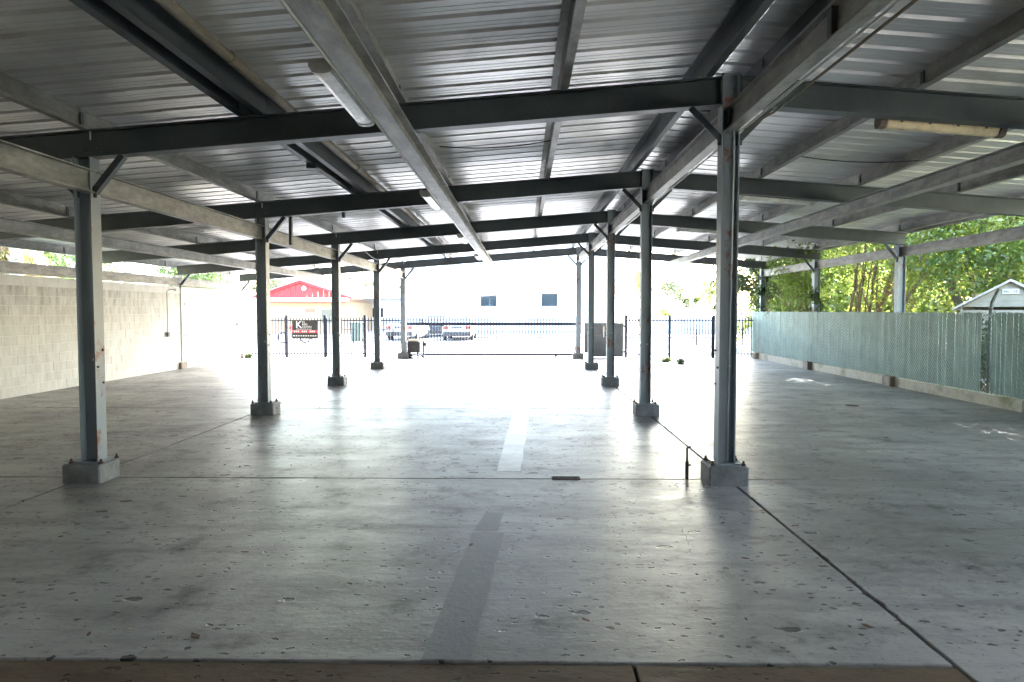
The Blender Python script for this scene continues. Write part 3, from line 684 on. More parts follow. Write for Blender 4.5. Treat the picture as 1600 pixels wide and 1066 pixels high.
# trees behind the green fence; crown blobs in tree-local coordinates
def T(x, y, label, seed, hgt=7.5, n=7000, leaf='leaf_a', bark='bark', spread=1.9, stems=None, size=.115, low=2.2, br=7):
    g = np.random.default_rng(seed+100); h = hgt
    if stems is None:
        stems = [dict(p=[(0, 0, -.1), (g.normal(0, .15), g.normal(0, .15), h*.3), (g.normal(0, .5), g.normal(0, .5), h*.75)], r=.11)]
    crown = [(g.normal(0, spread*.35), g.normal(0, spread*.35), z, spread*g.uniform(.7, 1.1), spread*g.uniform(.7, 1.1), g.uniform(.8, 1.3)) for z in np.linspace(low+.8, h, 6)]
    return tree('broadleaf_tree', label, x, y, stems, crown, int(n*1.9), size, leaf, bark, seed, br)
T(11.3, 17.6, 'tree with a thick grey-brown trunk bending left behind the green fence', 1, 8, 9500, 'leaf_a', 'bark_g', 1.7,
  [dict(p=[(.1, 0, -.1), (-.05, 0, 1.6), (-.38, 0, 2.5), (-.45, .05, 3.6), (-.3, 0, 5.5)], r=.13), dict(p=[(.1, .1, 2.9), (.6, .2, 4.2), (.9, .3, 5.5)], r=.07)])
T(12.6, 18.4, 'slender forked tree standing just right of the bending trunk', 2, 8, 7500, 'leaf_b', 'bark_g', 1.8,
  [dict(p=[(0, 0, -.1), (.02, 0, 1.8), (.15, 0, 3.0), (.2, 0, 5.2)], r=.075), dict(p=[(-.1, 0, 1.0), (-.25, 0, 2.4), (-.15, 0, 3.4)], r=.06)])
T(9.75, 19.8, 'clump of thin vine-covered stems between two fence-side columns', 3, 7.5, 6000, 'leaf_b', 'bark', 1.5,
  [dict(p=[(dx, dy, -.1), (dx+.05, dy, 1.6), (dx+.22, dy, 3.0), (dx+.3, dy, 5.2)], r=r) for dx, dy, r in ((-.3, .1, .045), (-.18, 0, .03), (-.05, .1, .035), (.1, .05, .025), (.2, 0, .05))], br=2)
T(10.6, 20.6, 'tree with a pale reddish trunk leaning right behind the thin stem clump', 4, 8, 7500, 'leaf_b', 'bark', 1.8,
  [dict(p=[(0, 0, -.1), (.1, 0, 1.7), (.55, 0, 3.2), (.8, 0, 5.2)], r=.1), dict(p=[(-.1, .2, 1.2), (.3, .2, 2.0), (.9, .2, 2.6), (1.4, .2, 3.4)], r=.05)])
T(9.9, 24.5, 'leaning red-brown tree beyond the vine-clad fence column', 5, 8, 7500, 'leaf_b', 'bark', 1.9,
  [dict(p=[(-.5, 0, -.1), (-.3, 0, 1.9), (.1, 0, 3.8), (.3, 0, 5.5)], r=.13), dict(p=[(.1, .1, -.1), (.0, .1, 2.0), (-.2, .1, 4.6)], r=.09)])
T(9.9, 17.2, 'small leafy tree with a thin dark diagonal branch right of a fence column', 6, 7, 6500, 'leaf_b', 'bark', 1.5,
  [dict(p=[(-.75, 0, -.1), (-.7, 0, 1.3), (-.3, 0, 1.95), (.15, 0, 2.6), (.2, 0, 4.6)], r=.045)])
T(13.6, 15.8, 'tall yellow-green tree rising behind the pale shed', 7, 9, 9500, 'leaf_b', 'bark_g', 2.2)
T(12.4, 22.8, 'dense green tree standing deeper in the grove beyond the bending trunk', 8, 9, 9500, 'leaf_a', 'bark', 2.3)
T(15.3, 19.5, 'broad yellow-green tree at the back right of the grove', 9, 9, 9500, 'leaf_b', 'bark_g', 2.4)
T(11.6, 27.5, 'tall dark green tree at the street end of the grove', 10, 9, 9000, 'leaf_a', 'bark', 2.3)
T(10.8, 12.4, 'green tree overhanging the eave on the shed side near the viewpoint', 12, 8.5, 9000, 'leaf_b', 'bark', 1.9, low=3.4)
T(10.9, 8.6, 'dense tree shading the near right bay beyond the fence', 13, 8.5, 9000, 'leaf_a', 'bark', 2.1, low=2.2)
T(12.2, 16.7, 'leaning tree whose crown hangs over the pale shed roof', 19, 8, 9000, 'leaf_b', 'bark_g', 2.1, low=3.2)
T(11.6, 13.6, 'tall tree shading the bay between the shed and the eave', 20, 9, 9000, 'leaf_a', 'bark', 2.1, low=4.2)
T(13.8, 10.6, 'large tree standing behind the shed on its far side', 15, 9.5, 9500, 'leaf_a', 'bark', 2.5, low=3)
T(16.5, 25, 'rear bright green tree filling the gap behind the grove', 16, 9, 8500, 'leaf_b', 'bark_g', 2.6)
T(19, 17, 'far right green tree behind the whole grove', 17, 10, 8500, 'leaf_a', 'bark_g', 2.8)
T(9.3, 22.2, 'low bushy tree with dark stems just behind the fence near the gate', 18, 6, 5500, 'leaf_a', 'bark', 1.1,
  [dict(p=[(dx, 0, -.1), (dx*1.3, 0, 2.0), (dx*1.8, 0, 4.2)], r=.04) for dx in (-.3, -.1, .15)], low=1.2, br=3)
# overhanging branches near the gate
ob = tree('overhanging_tree', 'bright leafy tree overhanging the gate end of the green fence', 9.3, 26.0,
          [dict(p=[(0, 0, -.1), (-.1, 0, 2.0), (-.3, -.2, 4.6)], r=.09), dict(p=[(-.1, 0, 2.2), (-1.0, -.4, 2.9), (-1.9, -.8, 3.0)], r=.04)],
          [(-1.3, -.6, 2.3, .95, .6, .75), (-2.0, -.9, 1.9, .55, .5, .5), (-.5, -.8, 2.9, 1.0, .8, 1.1), (.2, 0, 4.2, 1.8, 1.4, 1.2), (-.8, -.9, 1.75, .6, .4, .35), (-1.9, -.6, 3.0, .5, .5, .45), (-2.5, -.9, 2.3, .5, .5, .55), (-.2, -1.0, 2.2, .8, .5, .7), (.6, -.6, 3.0, .8, .8, .9)], 15000, .12, 'leaf_g', 'bark', 21, 6)
iv = leaves('climbing_vine', [(8.3, 19.42, 2.1, .17, .14, .55), (8.42, 19.5, 1.85, .22, .16, .3)], 900, .075, 'leaf_c', seed=5, asp=.8); tag(iv, 'dark green vine climbing the fence-side column near the thin stems', 'vine')
iv = leaves('climbing_vine', [(8.3, 23.7, 2.2, .2, .16, .8)], 700, .08, 'leaf_c', seed=6, asp=.8); tag(iv, 'leafy vine wrapping the last fence-side column by the gate', 'vine')
und = leaves('added_shade_hedge', [(8.95+.5*(k%2), 9.0+k*.5, .8, .3, .5, .75) for k in range(32)], 22000, .12, 'leaf_c', kind='stuff', seed=9)  # hedge added behind the slats to darken the gaps and block low sun
leaves('distant_woodland', [(19+(k % 3)*2.5, 13+k*1.5, 2.2+(k % 4)*1.7, 2.2, 2.2, 2.0) for k in range(22)] + [(11.5+k*1.1, 31+k*.8, 2+(k % 3)*1.6, 2.0, 2.0, 1.8) for k in range(9)], 62000, .36, 'leaf_b', kind='stuff', seed=12)
und = leaves('undergrowth', [(9.8+(k % 3)*1.3, 17.5+k*.8, .9+.3*(k % 2), .7, .7, .8) for k in range(12)] + [(13+k, 18+k, 1.5, 1, 1, 1.2) for k in range(5)], 9000, .13, 'leaf_b', kind='stuff', seed=8)
# weeds on the floor
def weed(x, y, s, n, label, seed, leaf='leaf_a'):
    o = leaves('weed', [(x, y, .05*s, .11*s, .08*s, .06*s)], n*2, .085, leaf, seed=seed, asp=.35); return tag(o, label, 'weed')
weed((1042-816)*21.9/1063, 22.0, 1.0, 260, 'green weed tuft growing from the floor joint right of the ridge columns', 31, 'leaf_g')
weed((1062-816)*21.3/1063, 21.2, .8, 160, 'low yellowish weed tuft trailing from the green tuft on the floor', 32, 'leaf_g')
weed(fx(644)-.05, FY-.35, 1.3, 260, 'yellow-green weeds sprouting at the foot of the gate opener', 33, 'leaf_g')
weed(fx(392), FY-.4, 1.0, 200, 'small weeds at the corner of the block wall and iron fence', 34, 'leaf_g')

# palms and shrubs behind the block wall
def palm(x, y, h, label, seed, dead=.5, nf=22, trunk=.14):
    g = np.random.default_rng(seed); t = thing('palm_tree', label, 'palm', (x, y, 0))
    m = MB(); pts = [(0, 0, -.1)] + [(g.normal(0, .02), g.normal(0, .02), z) for z in np.linspace(.3, h, 14)]
    m.tube(pts, [trunk*(1.15 if i % 2 else 1.0) for i in range(len(pts))], 10); m.build('trunk', 'palmbark', t, smooth=True)
    for k in range(nf):
        a = 2*math.pi*k/nf + g.normal(0, .2); isdead = k < nf*dead; L = g.uniform(1.3, 2.0); up = g.uniform(-1.3, -.4) if isdead else g.uniform(.1, .9)
        pts = []; d = Vector((math.cos(a), math.sin(a), up)).normalized(); p = Vector((0, 0, h))
        for i in range(9): pts.append(p.copy()); p = p + d*(L/8); d = (d + Vector((0, 0, -.16))).normalized()
        f = MB().tube(pts, [.018*(1-.8*i/8) for i in range(9)], 5)
        for i in range(1, 9):
            for q in (0, .5):
                c = pts[i-1].lerp(pts[i], q); dd = (pts[i]-pts[i-1]).normalized(); sd_ = dd.cross(Vector((0, 0, 1))).normalized(); ll = .42*math.sin(math.pi*(.15+.8*i/9))
                for s_ in (-1, 1):
                    e = c + (sd_*s_*.75+dd*.55+Vector((0, 0, -.45+g.normal(0, .15)))).normalized()*ll; wv = dd*.02
                    f.add([c-wv, c+wv, e], [(0, 1, 2)])
        f.build('frond', 'leaf_d' if isdead else 'leaf_a', t)
    return t
palm(-13.0, 14.2, 3.9, 'palm hung with dead pinkish fronds behind the left end of the block wall', 41, .7)
palm(-12.2, 16.3, 3.5, 'palm with drooping brown fronds behind the block wall left of the near column', 42, .65)
palm(-12.9, 19.8, 5.5, 'tall pale-trunked palm behind the block wall, left of the pair', 43, .2, trunk=.17)
palm(-13.3, 22.9, 5.6, 'tall pale-trunked palm behind the block wall, right of the pair', 44, .2, trunk=.16)
for i, (x, y, lb, lf, s) in enumerate(((-12.3, 24.6, 'round green shrub behind the far end of the block wall', 'leaf_g', 1.4), (-13.5, 18, 'yellow-green shrub between the palms behind the block wall', 'leaf_g', 1.5),
     (-14.5, 21.5, 'dense green shrub behind the tall palm pair', 'leaf_g', 1.8), (-13.8, 16.5, 'dark shrub behind the brown-fronded palm', 'leaf_c', 1.5), (-12.8, 27.5, 'green shrub past the end of the block wall beside the street', 'leaf_g', 1.5), (-15, 13.5, 'green shrub behind the dead-fronded palm', 'leaf_g', 1.6))):
    tree('garden_shrub', lb, x, y, [dict(p=[(0, 0, -.1), (0, .05, 1), (.1, 0, 2.4)], r=.06)], [(0, 0, 2.3, s, s, 1.4), (.3, .2, 3.2, s*.8, s*.8, .9)], 6500, .12, lf, 'bark', 50+i, 4, 'shrub')

# ------------------------------------------------------------------ pale garden shed
SX, SY = 10.62, 15.0
sh = thing('garden_shed', 'pale siding garden shed with a low gable behind the green fence', 'shed', (SX, SY, 0), R(-40))
hw = .92
for k in range(11):
    z0_ = .05+k*.18; MB().add([(-hw, -.012, z0_), (hw, -.012, z0_), (hw, 0, z0_+.178), (-hw, 0, z0_+.178), (-hw, .02, z0_), (hw, .02, z0_), (hw, .02, z0_+.178), (-hw, .02, z0_+.178)],
      [(0, 1, 2, 3), (4, 7, 6, 5), (0, 4, 5, 1), (3, 2, 6, 7), (0, 3, 7, 4), (1, 5, 6, 2)]).build('siding_board', 'vinyl', sh) if z0_+.178 < 1.8 else None
MB().box(-hw, -hw+.03, .02, 2.2, 0, 1.78).build('side_wall', 'vinyl', sh); MB().box(hw-.03, hw, .02, 2.2, 0, 1.78).build('side_wall', 'vinyl', sh); MB().box(-hw, hw, 2.17, 2.2, 0, 1.78).build('back_wall', 'vinyl', sh)
EZ, AZ = 1.72, 2.29
for k in range(4):                                           # gable boards
    za, zb_ = EZ+.02+k*.13, min(EZ+.02+(k+1)*.13-.002, AZ-.03); wa = hw*(AZ-za)/(AZ-EZ); wb = hw*(AZ-zb_)/(AZ-EZ)
    MB().add([(-wa, -.014, za), (wa, -.014, za), (wb, -.004, zb_), (-wb, -.004, zb_), (-wa, .02, za), (wa, .02, za), (wb, .02, zb_), (-wb, .02, zb_)], [(0, 1, 2, 3), (4, 7, 6, 5), (0, 4, 5, 1), (3, 2, 6, 7), (0, 3, 7, 4), (1, 5, 6, 2)]).build('gable_board', 'vinyl', sh)
for s_ in (-1, 1):
    MB().add([(0, -.14, AZ), (s_*(hw+.14), -.14, EZ-.06), (s_*(hw+.14), 2.3, EZ-.06), (0, 2.3, AZ), (0, -.14, AZ+.05), (s_*(hw+.14), -.14, EZ-.01), (s_*(hw+.14), 2.3, EZ-.01), (0, 2.3, AZ+.05)],
             [(0, 1, 2, 3), (4, 7, 6, 5), (0, 4, 5, 1), (2, 6, 7, 3), (1, 5, 6, 2), (0, 3, 7, 4)]).build('roof', 'vinylroof', sh)
plq = MB().box(-.15, .15, -.035, -.02, 2.02, 2.13).build('plate', 'inkw', sh)
text('No', .07, -.125, -.04, 2.05, 'ink', plq); text('10', .07, .05, -.04, 2.05, 'ink', plq)

# ------------------------------------------------------------------ buildings across the street
wb_ = thing('white_building', 'long white two storey building across the street', 'building', (0, 55, 0))
X0, X1, BH = -9.4, 7.6, 8.5
wins = [(-3.42, -2.02, 1.96, 3.1), (1.5, 2.9, 1.96, 3.1), (-6.35, -5.0, 4.45, 5.65), (-9.1, -7.75, 4.45, 5.65), (1.5, 2.9, 6.0, 7.1)]
xs = sorted({X0, X1, *[a for w_ in wins for a in w_[:2]]}); m = MB()
for a, b in zip(xs[:-1], xs[1:]):
    ops = sorted([(w_[2], w_[3]) for w_ in wins if w_[0] <= a and w_[1] >= b]); z = 0
    for o0, o1 in ops: m.box(a, b, 0, .3, z, o0); z = o1
    m.box(a, b, 0, .3, z, BH)
m.build('front_wall', 'stucco', wb_)
MB().box(X0, X1, .3, 14, 0, BH-.02).build('rear_mass', 'stucco', wb_); MB().box(X0-.1, X1+.1, -.15, 14.1, BH, BH+.35).build('parapet', 'trim', wb_)
for i, (a, b, c, d) in enumerate(wins):
    f = MB()
    for q in ((a, a+.06, c, d), (b-.06, b, c, d), (a+.06, b-.06, c, c+.06), (a+.06, b-.06, d-.06, d)): f.box(q[0], q[1], .12, .18, q[2], q[3])
    f = f.build('window', 'trim', wb_)
    MB().box(a+.06, b-.06, .2, .21, c+.06, d-.06).build('pane', 'glass' if i < 2 else 'paleroof', f); MB().box(a-.08, b+.08, -.06, .1, c-.09, c-.003).build('sill', 'trim', f)
MB().box(-6.9, -4.0, -.35, 0, 4.1, 4.16).build('ledge', 'trim', wb_); MB().box(-1.1, .05, -.3, 0, 4.05, 4.11).build('ledge', 'trim', wb_)
# outside staircase
stc = thing('outdoor_staircase', 'open wooden staircase with rails climbing the right end of the white building', 'stairs', (0, 0, 0))
n = 18
for k in range(n):
    y_ = 48.5 + k*.28; z_ = .2+k*.19; xo = 8.1 - k*.025
    MB().box(xo-.5, xo+.45, y_, y_+.3, z_-.05, z_).build('tread', 'trim' if k < 13 else 'orange', stc)
for s_ in (-.52, .47): MB().bar((8.1+s_, 48.5, .1), (8.1+s_-.45, 48.5+n*.28, .1+n*.19), .05, .22).build('stringer', 'orange', stc)
for s_ in (-.52, .47):
    MB().tube([(8.1+s_, 48.5, 1.05), (8.1+s_-.45, 48.5+n*.28, 1.05+n*.19)], .03, 6).build('handrail', 'wood', stc)
    for k in range(0, n, 3): MB().box(-.025, .025, -.025, .025, 0, .95).build('baluster', 'wood', stc, (8.1+s_-k*.025, 48.6+k*.28, .2+k*.19))
MB().box(6.9, 8.2, 53.5, 54.8, 3.5, 3.6).build('landing', 'orange', stc)
for a, b in ((7.0, 53.6), (8.1, 53.6)): MB().box(a-.05, a+.05, b-.05, b+.05, 0, 4.6).build('post', 'orange', stc)
MB().box(7.6, 8.7, 49.9, 50.0, 1.7, 1.85).build('mid_beam', 'wood', stc)
# red-gabled house
rh = thing('red_gable_house', 'small tan house with a red gable and white fascia across the street', 'house', ((474-816)*50/1063, 50, 0))
hw = 3.35
MB().box(-hw+.25, hw-.25, .0, 9, -.05, 2.35).build('wall', 'tan', rh)
m = MB(); NB = 16
for k in range(NB):                                           # vertical gable boards
    a = -hw+.1+(2*hw-.2)*k/NB; b = a+(2*hw-.2)/NB-.02; za = 2.62+(3.72-2.62)*(1-abs(a)/hw); zb_ = 2.62+(3.72-2.62)*(1-abs(b)/hw)
    MB().add([(a, -.5, 2.6), (b, -.5, 2.6), (b, -.5, zb_), (a, -.5, za), (a, -.46, 2.6), (b, -.46, 2.6), (b, -.46, zb_), (a, -.46, za)], [(0, 1, 2, 3), (4, 7, 6, 5), (0, 3, 7, 4), (1, 5, 6, 2), (3, 2, 6, 7), (0, 4, 5, 1)]).build('gable_board', 'red', rh)
MB().box(-hw-.1, hw+.1, -.62, -.45, 2.34, 2.6).build('fascia', 'trim', rh); MB().box(-hw-.1, hw+.1, -.64, -.4, 2.27, 2.335).build('fascia_edge', 'red', rh)
MB().box(-hw, hw, -.44, 0, 2.36, 2.58).build('soffit', 'trim', rh)
for s_ in (-1, 1):
    MB().prism([(0, 0), (.14, 0), (.14, .16), (0, .16)], (0, -.65, 3.72), (s_*(hw+.35), -.65, 2.5), (0, 0, 1)).build('rake_board', 'red', rh)
    MB().add([(0, -.8, 3.88), (s_*(hw+.4), -.8, 2.62), (s_*(hw+.4), 9.2, 2.62), (0, 9.2, 3.88), (0, -.8, 3.95), (s_*(hw+.4), -.8, 2.69), (s_*(hw+.4), 9.2, 2.69), (0, 9.2, 3.95)],
             [(0, 1, 2, 3), (4, 7, 6, 5), (0, 4, 5, 1), (2, 6, 7, 3), (1, 5, 6, 2), (0, 3, 7, 4)]).build('roof', 'paleroof', rh)
MB().cyl((.2, -.56, 3.3), (.2, -.5, 3.3), .16, 18).build('round_vent', 'trim', rh)
MB().box(.1, .8, -.04, -.001, 1.55, 1.8).build('name_board', 'wood', rh)
wn = MB()
for q in ((1.25, 2.45, 1.74, 1.82), (1.25, 1.33, .7, 1.74), (2.37, 2.45, .7, 1.74), (1.33, 2.37, .7, .76)): wn.box(q[0], q[1], -.05, .0-.002, q[2], q[3])
wn = wn.build('window', 'paleroof', rh)
MB().box(1.33, 2.37, -.02, -.004, .76, 1.74).build('pane', 'glass', wn)
ph_ = thing('pale_house', 'low white house with a pale hipped roof right of the red gable', 'house', ((590-816)*60/1063, 60, 0))
MB().box(-3.6, 2.6, 0, 8, -.05, 2.7).build('wall', 'stucco', ph_)
MB().add([(-4, -.5, 2.7), (3, -.5, 2.7), (3, 8.5, 2.7), (-4, 8.5, 2.7), (-2.4, 3.5, 3.9), (1, 3.5, 3.9)], [(0, 1, 5, 4), (1, 2, 5), (2, 3, 4, 5), (3, 0, 4), (3, 2, 1, 0)]).build('roof', 'paleroof', ph_)
f = MB().box(-.6, .6, -.05, -.002, 1.0, 2.0).build('window', 'trim', ph_); MB().box(-.5, .5, -.06, -.052, 1.1, 1.9).build('pane', 'glass', f)
lw = thing('garden_wall', 'long white garden wall beyond the street right of the staircase', 'wall', (9, 50, 0))
MB().bbox(0, 26, 0, .2, -.05, 1.2, .02).build('wall', 'stucco', lw); MB().box(-.05, 26.05, -.04, .24, 1.2, 1.26).build('coping', 'trim', lw)

# far trees (pale in the glare)
for i, (px, Y, h, s, lb, lf) in enumerate(((418, 62, 5.2, 1.8, 'far tree behind the left slope of the red gable', 'leaf_f'), (572, 75, 6.0, 2.4, 'far tree above the pale hipped roof', 'leaf_f'), (612, 70, 4.6, 2.0, 'far pale tree left of the white building', 'leaf_f'),
     (1000, 58, 5.4, 1.3, 'small far tree just right of the staircase', 'leaf_b'), (1040, 66, 6.0, 2.4, 'far tree seen between the second ridge column and the grove', 'leaf_f'), (1062, 72, 4.6, 2.0, 'far olive tree behind the white garden wall', 'leaf_f'), (1105, 64, 4.6, 2.2, 'far green tree nearest the leafy grove', 'leaf_b'), (1036, 54, 1.9, .6, 'small round bush in front of the far trees', 'leaf_b'))):
    x = (px-816)*Y/1063
    tree('far_tree', lb, x, Y, [dict(p=[(0, 0, -.1), (.1, 0, h*.4), (.2, 0, h*.8)], r=.12)], [(0, 0, h*.75, s, s, h*.25), (.5, 0, h*.6, s*.8, s*.8, h*.2)], 1800, .26 if h > 3 else .15, lf, 'bark_g', 70+i, 3)
palm((1078-816)*60/1063, 60, 4.1, 'distant palm with dead drooping fronds behind the garden wall', 45, .8)

# ------------------------------------------------------------------ cars
def car(label, x, y, rz, paint, wheels=True):
    t = thing('parked_car', label, 'car', (x, y, -.1), rz, 'cars parked across the street')
    W2, L = .88, 4.5
    sec = [(-2.25, .35, .85, .8), (-2.2, .3, .98, .86), (-1.5, .22, 1.0, .88), (0, .2, .95, .88), (1.2, .22, .92, .87), (2.0, .28, .78, .84), (2.25, .35, .62, .74)]
    vs = []; fs = []
    for (yy, zb0, zt0, hw0) in sec:
        vs += [(-hw0*.92, yy, zb0), (-hw0, yy, zb0+.15), (-hw0, yy, zt0-.18), (-hw0*.9, yy, zt0), (hw0*.9, yy, zt0), (hw0, yy, zt0-.18), (hw0, yy, zb0+.15), (hw0*.92, yy, zb0)]
    for i in range(len(sec)-1):
        for k in range(8): fs.append((i*8+k, (i+1)*8+k, (i+1)*8+(k+1) % 8, i*8+(k+1) % 8))
    fs += [tuple(range(8)), tuple(range(len(vs)-1, len(vs)-9, -1))]
    MB().add(vs, fs).build('body', paint, t, smooth=False)
    gh = [(-1.95, .98, .74), (-1.25, 1.42, .62), (.3, 1.43, .62), (1.15, .93, .76)]
    vs = []; 
    for yy, zz, hh in gh: vs += [(-hh, yy, zz), (hh, yy, zz)]
    base = [(-.8, -1.95, .9), (.8, -1.95, .9), (.8, 1.15, .9), (-.8, 1.15, .9)]
    MB().add([(-.62, -1.25, 1.42), (.62, -1.25, 1.42), (.62, .3, 1.43), (-.62, .3, 1.43), (-.62, -1.25, 1.38), (.62, -1.25, 1.38), (.62, .3, 1.39), (-.62, .3, 1.39)], [(0, 1, 2, 3), (4, 7, 6, 5), (0, 4, 5, 1), (1, 5, 6, 2), (2, 6, 7, 3), (3, 7, 4, 0)]).build('roof', paint, t)
    MB().add([(-.62, -1.25, 1.38), (.62, -1.25, 1.38), (.76, -1.95, .97), (-.76, -1.95, .97)], [(0, 3, 2, 1)]).build('rear_window', 'glass', t)
    MB().add([(-.62, .3, 1.39), (.62, .3, 1.39), (.78, 1.15, .93), (-.78, 1.15, .93)], [(0, 1, 2, 3)]).build('windscreen', 'glass', t)
    for s_ in (-1, 1):
        MB().add([(s_*.62, -1.25, 1.38), (s_*.62, .3, 1.39), (s_*.78, 1.15, .93), (s_*.76, -1.95, .97)], [(0, 1, 2, 3)] if s_ < 0 else [(3, 2, 1, 0)]).build('side_window', 'glass', t)
        MB().box(min(s_*.5, s_*.8), max(s_*.5, s_*.8), -2.28, -2.2, .68, .86).build('tail_light', 'redlens', t)
        MB().box(min(s_*.48, s_*.74), max(s_*.48, s_*.74), 2.16, 2.27, .55, .68).build('headlight', 'lens_w', t)
        MB().bbox(min(s_*.88, s_*1.02), max(s_*.88, s_*1.02), .75, .9, .88, 1.02, .02).build('mirror', paint, t)
        for yy in (-1.35, 1.35):
            wh = MB().cyl((s_*.7, yy, .31), (s_*.9, yy, .31), .31, 20).build('wheel', 'tyre', t); MB().cyl((s_*.9, yy, .31), (s_*.91, yy, .31), .19, 12).build('rim', 'chrome', wh)
    MB().bbox(-.8, .8, -2.34, -2.2, .28, .52, .03).build('rear_bumper', 'black', t); MB().box(-.3, .3, -2.262, -2.25, .72, .84).build('number_plate', 'sheet', t)
    return t
car('white sedan parked tail-first behind the sliding gate', (714-816)*40/1063, 42.2, 0, 'carpaint')
car('grey sedan half hidden beside the white sedan across the street', (676-816)*44/1063, 46.5, R(4), 'greypaint')
car('white sedan seen between the gate post and the iron fence', (629-816)*40/1063, 42.4, R(-6), 'carpaint')
# bin
bn = thing('wheelie_bin', 'sage green refuse bin standing across the street behind the iron fence', 'bin', ((557-816)*38/1063, 38, -.1))
MB().add([(-.25, -.25, .05), (.25, -.25, .05), (.25, .25, .05), (-.25, .25, .05), (-.32, -.35, 1.05), (.32, -.35, 1.05), (.32, .35, 1.05), (-.32, .35, 1.05)], [(3, 2, 1, 0), (4, 5, 6, 7), (0, 1, 5, 4), (1, 2, 6, 5), (2, 3, 7, 6), (3, 0, 4, 7)]).build('body', 'green_bin', bn)
MB().bbox(-.36, .36, -.4, .38, 1.05, 1.13, .03).build('lid', 'green_bin', bn)
for s_ in (-1, 1): MB().cyl((s_*.24, .3, .12), (s_*.3, .3, .12), .12, 14).build('wheel', 'tyre', bn)
# red motorcycle
mc = thing('motorcycle', 'small red motorcycle parked behind the black fence sign', 'motorcycle', ((458-816)*37/1063, 37, -.1))
for xx in (-.62, .62):
    pts = [(xx+.27*math.cos(a), 0, .3+.27*math.sin(a)) for a in np.linspace(0, 2*math.pi, 21)]
    wh = MB().tube(pts, .045, 7, cap=False).build('wheel', 'tyre', mc)
    sp = MB()
    for a in np.linspace(0, math.pi, 6)[:-1]: sp.tube([(xx+.25*math.cos(a), 0, .3+.25*math.sin(a)), (xx-.25*math.cos(a), 0, .3-.25*math.sin(a))], .006, 4)
    sp.build('spokes', 'chrome', wh)
MB().tube([(-.62, .05, .3), (-.42, .05, .78), (-.36, .05, 1.0)], .022, 7).build('fork', 'chrome', mc)
MB().tube([(-.42, 0, .72), (-.1, 0, .4), (.25, 0, .4), (.62, 0, .3), (.35, 0, .68), (-.4, 0, .8)], .03, 7).build('frame', 'redpaint', mc)
MB().tube([(-.32, 0, .82), (-.15, 0, .86), (.05, 0, .78)], [.08, .13, .09], 10).build('fuel_tank', 'redpaint', mc, smooth=True)
MB().tube([(.05, 0, .78), (.35, 0, .76), (.62, 0, .82)], [.07, .09, .05], 8).build('seat', 'black', mc, smooth=True)
MB().bbox(-.15, .15, -.1, .1, .3, .58, .03).build('engine', 'sheet', mc); MB().tube([(-.36, -.3, 1.02), (-.36, 0, 1.0), (-.36, .3, 1.02)], .015, 6).build('handlebar', 'black', mc)

# ------------------------------------------------------------------ floor odds and ends
rod = thing('floor_rod', 'rusty upright rod with a hooked top beside the near right plinth', 'rod', (1.62, 6.66, 0))
MB().tube([(0, 0, -.02), (0, 0, .3), (.004, 0, .31), (.035, 0, .315)], .011, 7).build('rod', 'rust', rod); MB().tube([(0, 0, 0), (0, 0, .17)], .018, 7).build('sleeve', 'rust', rod); MB().box(.0, .035, -.008, .008, .13, .145).build('tab', 'rust', rod)
dp = thing('floor_frame', 'rusty metal frame set in the floor joint left of the near ridge column', 'drain frame', (.43, 6.66, 0))
for q in ((-.14, .14, -.05, -.035), (-.14, .14, .035, .05), (-.14, -.128, -.035, .035), (.128, .14, -.035, .035)): MB().box(q[0], q[1], q[2], q[3], -.004, .008).build('bar', 'rust', dp)
tag(MB().cyl((5.75, 11.9, .001), (5.75, 11.9, .006), .11, 20).build('drain_cover', 'rust'), 'small round rusty cap in the floor of the right bay', 'drain cover')
def litter(px, py, s, kind):
    y = H/math.tan(math.atan((py-533)/1063)+R(2.53)); x = (px-816)*y/1063
    a = random.uniform(0, 6.3); c, sn = math.cos(a), math.sin(a); return x, y, s, c, sn, kind
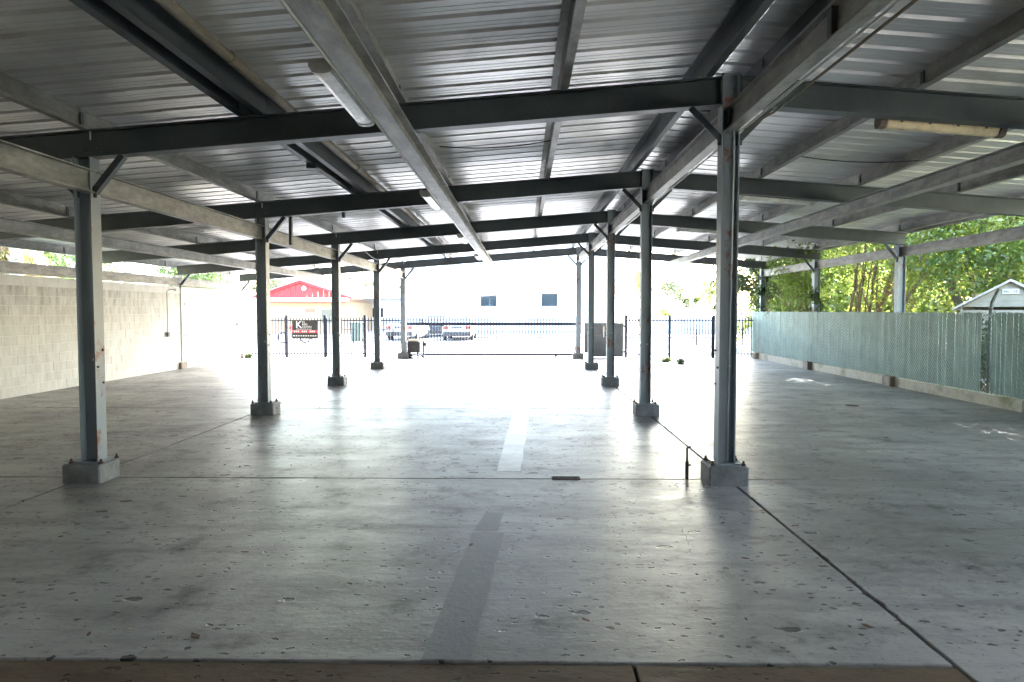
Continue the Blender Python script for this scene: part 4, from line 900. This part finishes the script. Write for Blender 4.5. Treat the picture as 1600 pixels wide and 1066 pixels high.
big = [(292, 998, .045, 'dry'), (188, 988, .022, 'paper'), (120, 996, .025, 'dry'), (917, 968, .03, 'dry'), (374, 865, .03, 'dry'), (1418, 920, .022, 'paper'), (1320, 950, .018, 'paper'), (1362, 975, .035, 'dry'), (1290, 883, .035, 'dry'), (1168, 871, .03, 'dry'), (1245, 820, .04, 'dry'), (1385, 683, .05, 'dry'), (1372, 704, .06, 'paper'), (1252, 725, .03, 'dry'), (345, 728, .03, 'dry'), (330, 622, .05, 'dry'), (285, 623, .05, 'dry'), (350, 703, .03, 'dry'), (36, 690, .04, 'dry'), (735, 852, .03, 'dry')]
descr = {'dry': 'dry brown leaf', 'paper': 'pale paper scrap'}
places = ['near the lower left edge, the longest', 'near the lower left corner', 'closest to the lower left corner', 'below the middle of the floor, right of the glossy strip', 'alone left of the middle foreground', 'on the grey slab at lower right', 'left of the joint at lower right', 'closest to the bottom right', 'lying on the slab joint at lower right', 'left of the slanting joint', 'right of the near ridge plinth', 'in the middle of the right bay', 'beside the dark leaf in the right bay', 'just right of the near ridge plinth', 'right of the near left plinth', 'far out in the left bay by the second column', 'in the left bay toward the block wall', 'behind the near left plinth', 'at the far left edge of the floor', 'on the overpainted strip']
for (px, py, s_, kd), pl in zip(big, places):
    x, y, s, c, sn, k = litter(px, py, s_, kd); m = MB()
    prof = [(-1, 0, .1), (-.4, .35, .25), (.4, .3, .05), (1, 0, .3), (.4, -.3, .05), (-.4, -.35, .2)]
    pts = [(u*s*c - v*s*sn, u*s*sn + v*s*c, .004+w_*s*.5) for u, v, w_ in prof]; m.add(pts + [(p[0], p[1], p[2]-.002) for p in pts], [(0, 1, 5), (1, 2, 4, 5), (2, 3, 4), (11, 7, 6), (11, 10, 8, 7), (10, 9, 8)] + [(i, i+6, (i+1) % 6+6, (i+1) % 6) for i in range(6)])
    tag(m.build('dry_leaf' if kd == 'dry' else 'paper_scrap', kd, loc=(x, y, 0)), f'{descr[kd]} {pl}', 'leaf' if kd == 'dry' else 'scrap')
m = MB()
for k in range(240):
    x = random.uniform(-9.6, 8.1); y = 3.4 + 18*random.random()**1.2; s = random.uniform(.004, .013); a = random.uniform(0, 3.1)
    m.box(-s, s, -s*.4, s*.4, .001, s*.5, Matrix.Translation((x, y, 0)) @ Matrix.Rotation(a, 4, 'Z'))
m.build('floor_grit', 'dry', kind='stuff')
